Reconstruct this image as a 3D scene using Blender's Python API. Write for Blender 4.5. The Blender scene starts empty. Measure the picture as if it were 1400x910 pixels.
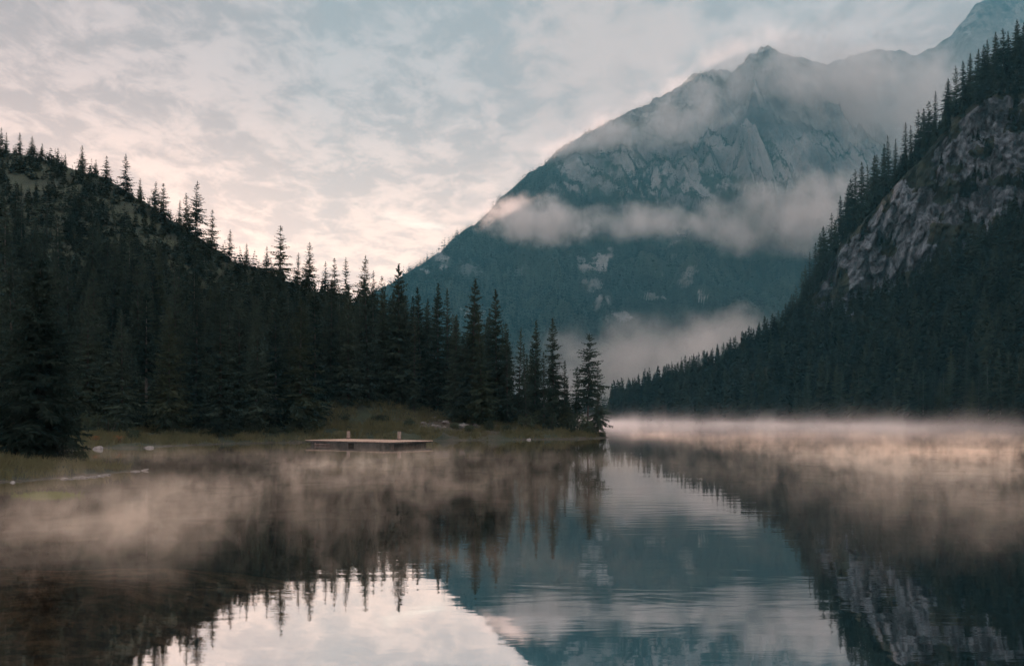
import bpy, math, random
import numpy as np

random.seed(7)
RS = np.random.RandomState(11)
S = bpy.context.scene
COL = S.collection
CAMZ = 3.5
F = 1200.0           # focal length in photo pixels (photo 1400 wide), horizon at row 570
R = math.radians


def X(px, Y):
    return (px - 700.0) / F * Y


def Z(py, Y):
    return CAMZ + (570.0 - py) / F * Y


# ------------------------------------------------------------------ noise
def _hash(ix, iy, seed):
    h = (ix.astype(np.int64) * 374761393 + iy.astype(np.int64) * 668265263 + seed * 974634541) & 0xFFFFFFFF
    h = ((h ^ (h >> 13)) * 1274126177) & 0xFFFFFFFF
    h = h ^ (h >> 16)
    return (h & 0xFFFF) / 65535.0


def vnoise(x, y, seed=0):
    ix, iy = np.floor(x), np.floor(y)
    fx, fy = x - ix, y - iy
    fx = fx * fx * fx * (fx * (fx * 6 - 15) + 10)
    fy = fy * fy * fy * (fy * (fy * 6 - 15) + 10)
    a, b = _hash(ix, iy, seed), _hash(ix + 1, iy, seed)
    c, d = _hash(ix, iy + 1, seed), _hash(ix + 1, iy + 1, seed)
    return (a * (1 - fx) + b * fx) * (1 - fy) + (c * (1 - fx) + d * fx) * fy


def fbm(x, y, seed=0, octv=5, gain=0.5):
    t, a, n = 0.0, 1.0, 0.0
    for k in range(octv):
        t = t + a * vnoise(x * 2 ** k + 17.3 * k, y * 2 ** k - 9.1 * k, seed + k)
        n += a
        a *= gain
    return t / n


def ridged(x, y, seed=0, octv=5, gain=0.5):
    t, a, n = 0.0, 1.0, 0.0
    for k in range(octv):
        t = t + a * (1 - np.abs(2 * vnoise(x * 2 ** k + 5.7 * k, y * 2 ** k + 3.3 * k, seed + k) - 1))
        n += a
        a *= gain
    return t / n


def facets(a, b, seed, tilt=1.0):
    """broken rock: every cell of a jittered grid is a plane with its own depth and tilt"""
    ia, ib = np.floor(a), np.floor(b)
    best = np.full(a.shape, 1e9); val = np.zeros(a.shape)
    for i in (-1, 0, 1):
        for j in (-1, 0, 1):
            ca, cb = ia + i, ib + j
            pa = ca + _hash(ca, cb, seed); pb = cb + _hash(ca, cb, seed + 1)
            d = (a - pa) ** 2 + (b - pb) ** 2
            h = _hash(ca, cb, seed + 2) - .5
            v = h + tilt * ((a - pa) * (_hash(ca, cb, seed + 3) - .5) + (b - pb) * (_hash(ca, cb, seed + 4) - .25))
            m = d < best
            best = np.where(m, d, best); val = np.where(m, v, val)
    return val


def sstep(a, b, x):
    t = np.clip((x - a) / (b - a), 0, 1)
    return t * t * (3 - 2 * t)


# ------------------------------------------------------------------ object helpers
def mesh_np(name, V, Fc, mats, smooth=False, mat_idx=None, attrs=None):
    """V (n,3), Fc (m,3|4) -> mesh datablock"""
    V = np.asarray(V, dtype=np.float32)
    Fc = np.asarray(Fc, dtype=np.int32)
    me = bpy.data.meshes.new(name)
    m, k = Fc.shape
    me.vertices.add(len(V))
    me.vertices.foreach_set('co', V.ravel())
    me.loops.add(m * k)
    me.loops.foreach_set('vertex_index', Fc.ravel())
    me.polygons.add(m)
    me.polygons.foreach_set('loop_start', np.arange(0, m * k, k, dtype=np.int32))
    me.polygons.foreach_set('loop_total', np.full(m, k, dtype=np.int32))
    if smooth:
        me.polygons.foreach_set('use_smooth', np.ones(m, dtype=bool))
    for mt in (mats if isinstance(mats, (list, tuple)) else [mats]):
        me.materials.append(mt)
    if mat_idx is not None:
        me.polygons.foreach_set('material_index', np.asarray(mat_idx, dtype=np.int32))
    for an, av in (attrs or {}).items():
        at = me.attributes.new(an, 'FLOAT', 'POINT')
        at.data.foreach_set('value', np.asarray(av, dtype=np.float32).ravel())
    me.update(calc_edges=True)
    return me


def link(name, me, parent=None, loc=(0, 0, 0)):
    o = bpy.data.objects.new(name, me)
    COL.objects.link(o)
    o.location = loc
    if parent is not None:
        o.parent = parent
    return o


def tag(o, label=None, cat=None, group=None, kind=None):
    if label: o['label'] = label
    if cat: o['category'] = cat
    if group: o['group'] = group
    if kind: o['kind'] = kind
    return o


def grid_faces(nu, nv):
    i = np.arange(nu - 1)[:, None] * nv + np.arange(nv - 1)[None, :]
    i = i.ravel()
    return np.stack([i, i + nv, i + nv + 1, i + 1], 1)


class MB:
    """collects simple solids into one mesh"""
    def __init__(self):
        self.V, self.Fq = [], []

    def box(self, c, s, rot=0.0, jit=0.0, bev=0.0):
        sx, sy, sz = s[0] / 2, s[1] / 2, s[2] / 2
        b = len(self.V)
        for z in (-sz, sz):
            for x, y in ((-sx, -sy), (sx, -sy), (sx, sy), (-sx, sy)):
                x2 = x + random.uniform(-jit, jit); y2 = y + random.uniform(-jit, jit)
                z2 = z + random.uniform(-jit, jit)
                self.V.append((c[0] + x2 * math.cos(rot) - y2 * math.sin(rot), c[1] + x2 * math.sin(rot) + y2 * math.cos(rot), c[2] + z2))
        for f in ((0, 3, 2, 1), (4, 5, 6, 7), (0, 1, 5, 4), (1, 2, 6, 5), (2, 3, 7, 6), (3, 0, 4, 7)):
            self.Fq.append(tuple(b + k for k in f))

    def tube(self, p, q, r0, r1, n=8):
        p, q = np.array(p, float), np.array(q, float)
        d = q - p; d /= np.linalg.norm(d)
        u = np.cross(d, (0.3, 0.9, 0.2)); u /= np.linalg.norm(u)
        v = np.cross(d, u)
        b = len(self.V)
        for c, r in ((p, r0), (q, r1)):
            for k in range(n):
                a = 2 * math.pi * k / n
                self.V.append(tuple(c + r * (math.cos(a) * u + math.sin(a) * v)))
        for k in range(n):
            self.Fq.append((b + k, b + (k + 1) % n, b + n + (k + 1) % n, b + n + k))
        c0, c1 = len(self.V), len(self.V) + 1
        self.V.append(tuple(p)); self.V.append(tuple(q))
        for k in range(n):
            self.Fq.append((c0, b + (k + 1) % n, b + k, b + k))
            self.Fq.append((c1, b + n + k, b + n + (k + 1) % n, b + n + (k + 1) % n))

    def build(self, name, mat, parent=None):
        me = bpy.data.meshes.new(name)
        me.from_pydata(self.V, [], [tuple(dict.fromkeys(f)) for f in self.Fq])
        me.materials.append(mat)
        me.update()
        return link(name, me, parent)


# ------------------------------------------------------------------ materials
def new_mat(name):
    m = bpy.data.materials.new(name)
    m.use_nodes = True
    nt = m.node_tree
    nt.nodes.clear()
    out = nt.nodes.new('ShaderNodeOutputMaterial')
    return m, nt, out


def N(nt, typ, **kw):
    n = nt.nodes.new(typ)
    for k, v in kw.items():
        if k.startswith('i_'):
            n.inputs[k[2:].replace('_', ' ')].default_value = v
        else:
            setattr(n, k, v)
    return n


def math_n(nt, op, a, b=None, c=None, clamp=False):
    n = nt.nodes.new('ShaderNodeMath')
    n.operation = op
    n.use_clamp = clamp
    for i, v in enumerate((a, b, c)):
        if v is None: continue
        if isinstance(v, (int, float)): n.inputs[i].default_value = v
        else: nt.links.new(v, n.inputs[i])
    return n.outputs[0]


def mixc(nt, fac, a, b, mode='MIX'):
    n = nt.nodes.new('ShaderNodeMix')
    n.data_type = 'RGBA'
    n.blend_type = mode
    n.clamp_factor = True
    for sock, v in ((n.inputs[0], fac), (n.inputs[6], a), (n.inputs[7], b)):
        if isinstance(v, (int, float)): sock.default_value = v
        elif isinstance(v, tuple): sock.default_value = v if len(v) == 4 else (*v, 1)
        else: nt.links.new(v, sock)
    return n.outputs[2]


def remap(nt, v, a, b, c=0.0, d=1.0, smooth=True):
    n = nt.nodes.new('ShaderNodeMapRange')
    n.interpolation_type = 'SMOOTHSTEP' if smooth else 'LINEAR'
    nt.links.new(v, n.inputs['Value'])
    n.inputs['From Min'].default_value = a
    n.inputs['From Max'].default_value = b
    n.inputs['To Min'].default_value = c
    n.inputs['To Max'].default_value = d
    return n.outputs[0]


def noise(nt, vec, scale, detail=4, rough=0.5, dist=0.0):
    n = N(nt, 'ShaderNodeTexNoise')
    n.inputs['Scale'].default_value = scale
    n.inputs['Detail'].default_value = detail
    n.inputs['Roughness'].default_value = rough
    n.inputs['Distortion'].default_value = dist
    if vec is not None: nt.links.new(vec, n.inputs['Vector'])
    return n.outputs['Fac']


def mapping(nt, vec, scale=(1, 1, 1), loc=(0, 0, 0), rot=(0, 0, 0)):
    n = N(nt, 'ShaderNodeMapping')
    n.inputs['Scale'].default_value = scale
    n.inputs['Location'].default_value = loc
    n.inputs['Rotation'].default_value = rot
    nt.links.new(vec, n.inputs['Vector'])
    return n.outputs[0]


def coords(nt, kind='Object'):
    return N(nt, 'ShaderNodeTexCoord').outputs[kind]


def principled(nt, out, base, rough=0.9, bump=None, bstr=0.5, bdist=0.1, spec=0.2):
    p = N(nt, 'ShaderNodeBsdfPrincipled')
    if isinstance(base, tuple): p.inputs['Base Color'].default_value = (*base, 1)
    else: nt.links.new(base, p.inputs['Base Color'])
    p.inputs['Roughness'].default_value = rough
    p.inputs['Specular IOR Level'].default_value = spec
    if bump is not None:
        b = N(nt, 'ShaderNodeBump')
        b.inputs['Strength'].default_value = bstr
        b.inputs['Distance'].default_value = bdist
        nt.links.new(bump, b.inputs['Height'])
        nt.links.new(b.outputs[0], p.inputs['Normal'])
    nt.links.new(p.outputs[0], out.inputs['Surface'])
    return p


def mat_foliage(name, c1, c2, scale=0.6, transl=0.25, tint=False):
    m, nt, out = new_mat(name)
    g = N(nt, 'ShaderNodeNewGeometry').outputs['Position']
    oi = N(nt, 'ShaderNodeObjectInfo')
    n = noise(nt, g, scale, 3, 0.6)
    f = math_n(nt, 'ADD', math_n(nt, 'MULTIPLY', oi.outputs['Random'], 0.65), math_n(nt, 'MULTIPLY', remap(nt, n, 0.3, 0.7), 0.35))
    c = mixc(nt, f, c1, c2)
    if tint:
        at = N(nt, 'ShaderNodeAttribute', attribute_name='tint')
        c = mixc(nt, at.outputs['Fac'], mixc(nt, 0.75, c, (0.004, 0.007, 0.007)), c)
    d = N(nt, 'ShaderNodeBsdfDiffuse'); nt.links.new(c, d.inputs[0])
    t = N(nt, 'ShaderNodeBsdfTranslucent'); nt.links.new(c, t.inputs[0])
    mx = N(nt, 'ShaderNodeMixShader'); mx.inputs[0].default_value = transl
    nt.links.new(d.outputs[0], mx.inputs[1]); nt.links.new(t.outputs[0], mx.inputs[2])
    nt.links.new(mx.outputs[0], out.inputs['Surface'])
    return m


def mat_noise(name, c1, c2, scale=1.0, stretch=(1, 1, 1), rough=0.9, bstr=0.5, bdist=0.1, c3=None):
    m, nt, out = new_mat(name)
    v = mapping(nt, coords(nt), stretch)
    n = noise(nt, v, scale, 6, 0.6)
    c = mixc(nt, remap(nt, n, 0.3, 0.7), c1, c2)
    if c3:
        n2 = noise(nt, v, scale * 0.31, 4, 0.6)
        c = mixc(nt, remap(nt, n2, 0.5, 0.65), c, c3)
    principled(nt, out, c, rough, n, bstr, bdist)
    return m


M = {}
M['needles'] = mat_foliage('spruce_needles', (0.009, 0.018, 0.016), (0.054, 0.074, 0.054))
M['needles_pale'] = mat_foliage('spruce_needles_olive', (0.024, 0.034, 0.022), (0.058, 0.070, 0.042))
M['needles_far'] = mat_foliage('forest_needles', (0.009, 0.016, 0.014), (0.036, 0.046, 0.030), 0.07, tint=True)
M['needles_mountain'] = mat_foliage('mountain_needles', (0.007, 0.016, 0.016), (0.022, 0.034, 0.028), 0.005, tint=True)
M['bush'] = mat_foliage('bush_leaves', (0.022, 0.034, 0.026), (0.070, 0.090, 0.056), 1.2)
M['scrub'] = mat_foliage('scrub_leaves', (0.020, 0.034, 0.028), (0.062, 0.080, 0.054), 0.3, tint=True)
M['bush_orange'] = mat_foliage('autumn_leaves', (0.16, 0.07, 0.03), (0.26, 0.13, 0.06), 2.0)
M['grass'] = mat_foliage('grass_blades', (0.06, 0.075, 0.036), (0.17, 0.155, 0.088), 0.5, 0.35)
M['grass_bright'] = mat_foliage('bright_grass_blades', (0.10, 0.15, 0.025), (0.17, 0.21, 0.05), 2.0, 0.4)
M['bark'] = mat_noise('bark', (0.025, 0.022, 0.020), (0.065, 0.058, 0.052), 6, (1, 1, 0.2), bdist=0.03)
M['bark_pale'] = mat_noise('pale_bark', (0.07, 0.065, 0.06), (0.17, 0.155, 0.14), 6, (1, 1, 0.2), bdist=0.03)
M['stone'] = mat_noise('stone', (0.075, 0.073, 0.07), (0.20, 0.19, 0.18), 3, rough=0.85, bdist=0.05)
M['stone_white'] = mat_noise('pale_stone', (0.12, 0.115, 0.11), (0.30, 0.29, 0.28), 4, rough=0.8, bdist=0.05)
M['deck'] = mat_noise('weathered_planks', (0.30, 0.215, 0.165), (0.48, 0.355, 0.28), 2.5, (0.4, 6, 1), bdist=0.01)
M['post'] = mat_noise('post_wood', (0.17, 0.135, 0.115), (0.30, 0.25, 0.22), 5, (1, 1, 0.2), bdist=0.02)
M['float'] = mat_noise('wet_float_timber', (0.025, 0.026, 0.025), (0.07, 0.07, 0.065), 4, bdist=0.02)
M['post_dark'] = mat_noise('dark_cap_wood', (0.08, 0.055, 0.05), (0.13, 0.10, 0.09), 5)


def mat_ground_hill():
    m, nt, out = new_mat('hillside_ground')
    v = coords(nt)
    n1 = noise(nt, v, 0.09, 6, 0.62)
    n2 = noise(nt, v, 0.9, 6, 0.65)
    n3 = noise(nt, v, 4.5, 4, 0.6)
    c = mixc(nt, remap(nt, n1, 0.35, 0.65), (0.020, 0.031, 0.022), (0.040, 0.052, 0.032))
    c = mixc(nt, remap(nt, n2, 0.45, 0.75), c, (0.034, 0.038, 0.026))
    c = mixc(nt, remap(nt, n3, 0.5, 0.8, 0, 0.6), c, (0.03, 0.034, 0.02))
    a = N(nt, 'ShaderNodeAttribute', attribute_name='bare').outputs['Fac']
    c = mixc(nt, a, c, mixc(nt, remap(nt, n3, 0.35, 0.65), (0.04, 0.034, 0.026), (0.10, 0.088, 0.072)))
    hgt = math_n(nt, 'ADD', n2, math_n(nt, 'MULTIPLY', n3, 0.5))
    principled(nt, out, c, 0.95, hgt, 0.9, 0.6)
    return m


def mat_cliff():
    m, nt, out = new_mat('cliff_hill_ground')
    v = coords(nt)
    vs = mapping(nt, v, (1, 1, 0.6))
    vx = mapping(nt, v, (1, 1, 1.6))
    n1 = noise(nt, vs, 0.22, 8, 0.68)
    n2 = noise(nt, v, 0.05, 6, 0.65)
    n3 = noise(nt, vx, 0.55, 7, 0.7)
    streak = noise(nt, mapping(nt, v, (1, 1, 0.10)), 0.45, 4, 0.6)
    vor = N(nt, 'ShaderNodeTexVoronoi', feature='DISTANCE_TO_EDGE')
    vor.inputs['Scale'].default_value = 0.22
    wv = N(nt, 'ShaderNodeVectorMath', operation='ADD')
    nt.links.new(mapping(nt, v, (1, 1, 0.6)), wv.inputs[0])
    nz = N(nt, 'ShaderNodeTexNoise'); nz.inputs['Scale'].default_value = 0.3; nz.inputs['Detail'].default_value = 4
    nt.links.new(v, nz.inputs['Vector'])
    sc_ = N(nt, 'ShaderNodeVectorMath', operation='SCALE'); sc_.inputs['Scale'].default_value = 5.0
    nt.links.new(nz.outputs['Color'], sc_.inputs[0]); nt.links.new(sc_.outputs[0], wv.inputs[1])
    nt.links.new(wv.outputs[0], vor.inputs['Vector'])
    crack = remap(nt, vor.outputs['Distance'], 0.0, 0.05)
    rock = mixc(nt, remap(nt, n1, 0.38, 0.62), (0.040, 0.052, 0.066), (0.165, 0.198, 0.225))
    rock = mixc(nt, remap(nt, n2, 0.58, 0.70, 0, 0.5), rock, (0.20, 0.17, 0.155))
    rock = mixc(nt, remap(nt, streak, 0.50, 0.66, 0, 0.6), rock, (0.040, 0.045, 0.050))
    rock = mixc(nt, remap(nt, n3, 0.52, 0.70, 0, 0.85), rock, (0.022, 0.027, 0.028))
    rock = mixc(nt, crack, mixc(nt, 0.6, rock, (0.012, 0.014, 0.015)), rock)  # rock joints, coloured darker to add shadow contrast to the face
    veg = mixc(nt, remap(nt, noise(nt, v, 0.12, 6, 0.6), 0.4, 0.62), (0.012, 0.018, 0.014), (0.032, 0.038, 0.022))
    a = N(nt, 'ShaderNodeAttribute', attribute_name='rock').outputs['Fac']
    f = remap(nt, math_n(nt, 'ADD', a, math_n(nt, 'MULTIPLY_ADD', n3, 0.8, -0.4)), 0.40, 0.56)
    c = mixc(nt, f, veg, rock)
    h = math_n(nt, 'ADD', math_n(nt, 'MULTIPLY', n1, 2.0), math_n(nt, 'ADD', n3, math_n(nt, 'MULTIPLY', crack, 0.5)))
    principled(nt, out, c, 0.92, h, 1.0, 1.0)
    return m


def mat_mountain(name, far=False):
    m, nt, out = new_mat(name)
    v = coords(nt)
    vs = mapping(nt, v, (1, 1, 0.4))
    n1 = noise(nt, vs, 0.0055, 8, 0.62)
    n2 = noise(nt, vs, 0.023, 7, 0.65)
    n4 = noise(nt, mapping(nt, v, (1, 1, 1.8)), 0.009, 7, 0.6)
    rock = mixc(nt, remap(nt, n1, 0.35, 0.65), (0.07, 0.08, 0.085), (0.22, 0.22, 0.22))
    rock = mixc(nt, remap(nt, n2, 0.52, 0.75, 0, 0.8), rock, (0.08, 0.088, 0.085))
    veg = mixc(nt, remap(nt, noise(nt, v, 0.0027, 6, 0.6), 0.38, 0.62), (0.010, 0.020, 0.018), (0.026, 0.038, 0.028))
    a = N(nt, 'ShaderNodeAttribute', attribute_name='rock').outputs['Fac']
    k = math_n(nt, 'ADD', a, math_n(nt, 'ADD', math_n(nt, 'MULTIPLY_ADD', n2, 0.9, -0.45), math_n(nt, 'MULTIPLY_ADD', n4, 0.7, -0.35)))
    f = remap(nt, k, 0.40, 0.62)
    c = mixc(nt, f, veg, rock)
    h = math_n(nt, 'ADD', math_n(nt, 'MULTIPLY', n1, 1.5), n2)
    principled(nt, out, c, 0.95, h, 1.0, 30.0)
    return m


def mat_ground():
    m, nt, out = new_mat('lakebed_ground')
    v = coords(nt)
    n1 = noise(nt, v, 0.16, 6, 0.6)
    n2 = noise(nt, v, 1.3, 6, 0.65)
    n3 = noise(nt, v, 7.0, 3, 0.6)
    sandy = mixc(nt, remap(nt, n2, 0.35, 0.68), (0.20, 0.115, 0.07), (0.72, 0.43, 0.26))
    sandy = mixc(nt, remap(nt, n3, 0.55, 0.72, 0, 0.7), sandy, (0.03, 0.024, 0.018))
    deep_dark = mixc(nt, remap(nt, n1, 0.35, 0.65), (0.006, 0.018, 0.018), (0.012, 0.028, 0.026))  # deep bed coloured dark to stand in for light lost in deep water
    a = N(nt, 'ShaderNodeAttribute', attribute_name='sand').outputs['Fac']
    f = remap(nt, math_n(nt, 'ADD', a, math_n(nt, 'MULTIPLY_ADD', n1, 0.6, -0.3)), 0.3, 0.8)
    c = mixc(nt, f, deep_dark, sandy)
    g = N(nt, 'ShaderNodeAttribute', attribute_name='land').outputs['Fac']
    c = mixc(nt, g, c, (0.045, 0.058, 0.032))
    principled(nt, out, c, 1.0, n2, 0.6, 0.15, 0.0)
    return m


def mat_water():
    m, nt, out = new_mat('lake_water')
    v = coords(nt)
    a = noise(nt, mapping(nt, v, (0.35, 1.0, 1)), 1.3, 3, 0.5, 0.3)
    b = noise(nt, mapping(nt, v, (0.10, 0.5, 1)), 0.5, 2, 0.5)
    patch = remap(nt, noise(nt, mapping(nt, v, (0.35, 1, 1)), 0.045, 3, 0.5), 0.40, 0.66, 0.25, 1.0)
    h = math_n(nt, 'ADD', math_n(nt, 'MULTIPLY', math_n(nt, 'MULTIPLY', a, patch), 0.0062), math_n(nt, 'MULTIPLY', b, 0.0065))
    bp = N(nt, 'ShaderNodeBump')
    bp.inputs['Strength'].default_value = 1.0
    bp.inputs['Distance'].default_value = 1.0
    nt.links.new(h, bp.inputs['Height'])
    gl = N(nt, 'ShaderNodeBsdfGlossy')
    gl.inputs['Color'].default_value = (0.97, 0.97, 0.97, 1)
    gl.inputs['Roughness'].default_value = 0.02
    nt.links.new(bp.outputs[0], gl.inputs['Normal'])
    tr = N(nt, 'ShaderNodeBsdfTransparent')
    tr.inputs['Color'].default_value = (0.93, 0.94, 0.90, 1)
    fr = N(nt, 'ShaderNodeFresnel')
    fr.inputs['IOR'].default_value = 1.33
    mx = N(nt, 'ShaderNodeMixShader')
    nt.links.new(math_n(nt, 'MULTIPLY_ADD', fr.outputs[0], 0.21, 0.79), mx.inputs[0])
    nt.links.new(tr.outputs[0], mx.inputs[1])
    nt.links.new(gl.outputs[0], mx.inputs[2])
    nt.links.new(mx.outputs[0], out.inputs['Surface'])
    return m


M['hill'] = mat_ground_hill()
M['cliff'] = mat_cliff()
M['mountain'] = mat_mountain('mountain_rock')
M['ground'] = mat_ground()
M['water'] = mat_water()

# ------------------------------------------------------------------ LEFT HILL (peninsula)
POLY = [(-420, 10), (-60, 41), (-34, 45.5), (-27.2, 47.2), (-25.8, 50), (-24.6, 54), (-24.4, 57.4), (-26.5, 59.5), (-30, 62.5), (-33.5, 68), (-40, 80),
        (-44.5, 90), (-48, 97), (-46, 100.5), (-42, 102), (-40.5, 108), (-37, 117), (-29, 122), (-21, 127), (-11, 131), (0, 135),
        (9, 139.5), (14, 144), (16.6, 150), (14.5, 156), (2, 172), (-14, 190), (-34, 222), (-60, 262), (-90, 330), (-140, 460), (-420, 520)]
PA = np.array(POLY, float)


def poly_sd(x, y):
    """signed distance to the land outline (inside > 0)"""
    shp = x.shape
    x, y = x.ravel(), y.ravel()
    d2 = np.full(x.shape, 1e18)
    ins = np.zeros(x.shape, bool)
    n = len(PA)
    for i in range(n):
        ax, ay = PA[i]; bx, by = PA[(i + 1) % n]
        ex, ey = bx - ax, by - ay
        t = np.clip(((x - ax) * ex + (y - ay) * ey) / (ex * ex + ey * ey), 0, 1)
        d2 = np.minimum(d2, (x - ax - t * ex) ** 2 + (y - ay - t * ey) ** 2)
        c = ((ay > y) != (by > y)) & (x < (bx - ax) * (y - ay) / ((by - ay) if by != ay else 1e-9) + ax)
        ins ^= c
    return (np.sqrt(d2) * np.where(ins, 1, -1)).reshape(shp)


_rpx = np.array([-300, -150, 0, 60, 130, 200, 270, 330, 380, 440, 500, 560, 640, 720, 780, 812, 830], float)
_rpy = np.array([95, 150, 205, 215, 238, 277, 320, 362, 382, 402, 425, 452, 494, 532, 560, 578, 594], float)
_rY = np.array([390, 345, 300, 290, 276, 262, 246, 232, 222, 211, 200, 190, 178, 166, 158, 153.5, 151], float)
RIDX = X(_rpx, _rY)
RIDZ = Z(_rpy, _rY)
_shx = np.array([-420, -60, -48, -40, -29, -11, 0, 9, 14, 16.5])
_shy = np.array([108, 108, 110, 116, 122, 131, 135, 139.5, 144, 149])


def left_h(x, y):
    x = np.asarray(x, float); y = np.asarray(y, float)
    sd = poly_sd(x, y) + (fbm(x / 2.2, y / 2.2, 3, 3) - 0.5) * 1.1
    Yr = np.interp(x, RIDX, _rY); zr = np.interp(x, RIDX, RIDZ)
    zr = np.where(x > RIDX[-1], 0, zr)
    ys = np.interp(x, _shx, _shy)
    near = sstep(112, 96, y)
    flat = sstep(-34, -42, x)
    k = 0.30 * (1 - flat) + 0.16 * flat
    k = k * (1 - near) + 0.13 * near
    top = 5.4 * (1 - flat) + 2.6 * flat
    top = top * (1 - near) + 1.5 * near
    bank = np.where(sd > 0, top * (1 - np.exp(-np.maximum(sd, 0) * k / top)), np.maximum(0.22 * sd, -6.0))
    t = (y - ys - 14) / np.maximum(Yr - ys - 14, 4)
    f = np.where(t < 1, np.clip(t, 0, 1) ** 1.12, np.maximum(1 - (t - 1) * 0.75, -0.6))
    hill = np.maximum(zr - bank, 0) * f
    hill = np.where(sd > 0, hill * sstep(0, 10, sd), 0)
    amp = sstep(2, 25, sd)
    n = (fbm(x / 14, y / 14, 21, 5) - 0.5) * 3.2 * amp * np.where(t > 0.05, 1, 0.35) + (fbm(x / 1.4, y / 1.4, 31, 3) - 0.5) * 0.22 * sstep(0, 2, sd)
    return bank + hill + n, sd


def seg(a, b, st):
    return np.arange(a, b, st)


gx = np.concatenate([seg(-420, -190, 6), seg(-190, -62, 1.6), seg(-62, -22, 0.45), seg(-22, 22, 0.6), seg(22, 32, 2)])
gy = np.concatenate([seg(8, 40, 4), seg(40, 74, 0.45), seg(74, 160, 0.8), seg(160, 320, 1.8), seg(320, 530, 8)])
GX, GY = np.meshgrid(gx, gy, indexing='ij')
GZ, GS = left_h(GX, GY)
bare = sstep(0.9, 0.0, GS + (fbm(GX / 1.5, GY / 1.5, 5, 3) - 0.5) * 2.0) * 0.8
bare = np.maximum(bare, 0.75 * sstep(11, 5, np.hypot((GX + 9.5), (GY - 141) * 1.2) + (fbm(GX / 3, GY / 3, 8, 3) - .5) * 9))
V = np.stack([GX, GY, GZ], -1).reshape(-1, 3)
hill_o = link('hill', mesh_np('hill', V, grid_faces(len(gx), len(gy)), M['hill'], True, attrs={'bare': bare}))
tag(hill_o, 'dark wooded hillside running down into a grassy peninsula on the lake', kind='structure')


def left_z(x, y):
    return float(left_h(np.array([x]), np.array([y]))[0][0])


# ------------------------------------------------------------------ RIGHT HILL with cliff
U_S = [700, 780, 850, 900, 950, 1000, 1050, 1080, 1120, 1180, 1250, 1320, 1400, 1600, 2100]
Y_S = [780, 690, 625, 575, 535, 500, 468, 450, 430, 395, 355, 322, 290, 220, 130]
U_K = [700, 780, 850, 900, 950, 1000, 1050, 1080, 1100, 1120, 1150, 1180, 1220, 1260, 1300, 1350, 1400, 1600, 2100]
P_K = [576, 571, 563, 549, 532, 512, 482, 456, 424, 384, 334, 296, 252, 210, 156, 118, 84, -50, -240]
U_T = [700, 780, 850, 900, 950, 1000, 1050, 1080, 1100, 1120, 1150, 1180, 1220, 1260, 1300, 1350, 1400, 1600, 2100]
P_T = [576, 572, 565, 552, 536, 517, 488, 462, 430, 390, 341, 304, 262, 224, 172, 140, 128, 10, -110]
U_B = [700, 780, 850, 900, 950, 1000, 1050, 1080, 1100, 1120, 1150, 1200, 1250, 1280, 1300, 1340, 1370, 1400, 1600, 2100]
P_B = [577, 573, 567, 555, 540, 522, 495, 474, 455, 432, 430, 412, 396, 370, 352, 330, 304, 286, 190, 80]
U_Y = [700, 780, 850, 900, 950, 1050, 1120, 1180, 1250, 1320, 1400, 1600, 2100]
Y_B = [800, 705, 645, 605, 575, 530, 515, 490, 458, 440, 425, 360, 250]


def right_cols(u):
    ys = np.interp(u, U_S, Y_S); yb = np.interp(u, U_Y, Y_B)
    yt = yb + 14 * sstep(1080, 1160, u) + 5
    yk = yt + 22
    return ys, yb, yt, yk


def right_surf(u, v):
    """u: azimuth column, v in 0..4: 0 underwater..1 shore..2 cliff foot..3 cliff top..4 crest..5 behind"""
    ys, yb, yt, yk = right_cols(u)
    zb = Z(np.interp(u, U_B, P_B), yb); zt = Z(np.interp(u, U_T, P_T), yt); zk = Z(np.interp(u, U_K, P_K), yk)
    Ya = np.stack([ys - 14, ys, yb, yt, yk, yk + 60, yk + 260], 0)
    Za = np.stack([ys * 0 - 4, ys * 0 + 0.25, zb, zt, zk, zk - 6, zk * 0.4], 0)
    i = np.clip(np.floor(v).astype(int), 0, 5)
    t = v - i
    cols = np.arange(len(u)) if u.ndim == 1 else None
    Y0 = np.take_along_axis(Ya, i[None], 0)[0]; Y1 = np.take_along_axis(Ya, i[None] + 1, 0)[0]
    Z0 = np.take_along_axis(Za, i[None], 0)[0]; Z1 = np.take_along_axis(Za, i[None] + 1, 0)[0]
    tz = np.where(i == 1, 0.25 * t + 0.75 * t ** 1.25, t)
    Yv = Y0 + (Y1 - Y0) * t; Zv = Z0 + (Z1 - Z0) * tz
    x = X(u, Yv)
    cl = sstep(1.85, 2.1, v) * sstep(3.15, 2.85, v) * sstep(1090, 1130, u)
    sl = sstep(1.02, 1.3, v) * sstep(5.0, 4.6, v)
    s = x * 0.75 - Yv * 0.65          # runs along the cliff
    wq = (fbm(s / 11, Zv / 11, 45, 3) - .5) * .3
    dn = (ridged(s / 30, Zv / 70, 41, 4, 0.5) - 0.55) * 20 + facets(s / 12 + wq, Zv / 26 + wq, 301, 1.3) * 12 + facets(s / 4.6 + wq, Zv / 11 - wq, 311, 1.6) * 4.6 + facets(s / 2.2, Zv / 3.2 + wq, 321, 1.6) * 1.7
    Yv = Yv + cl * dn
    x = X(u, Yv)
    Zv = Zv + sl * (1 - cl) * ((fbm(x / 30, Yv / 30, 61, 5) - 0.5) * 9)
    return x, Yv, Zv, cl


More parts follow.
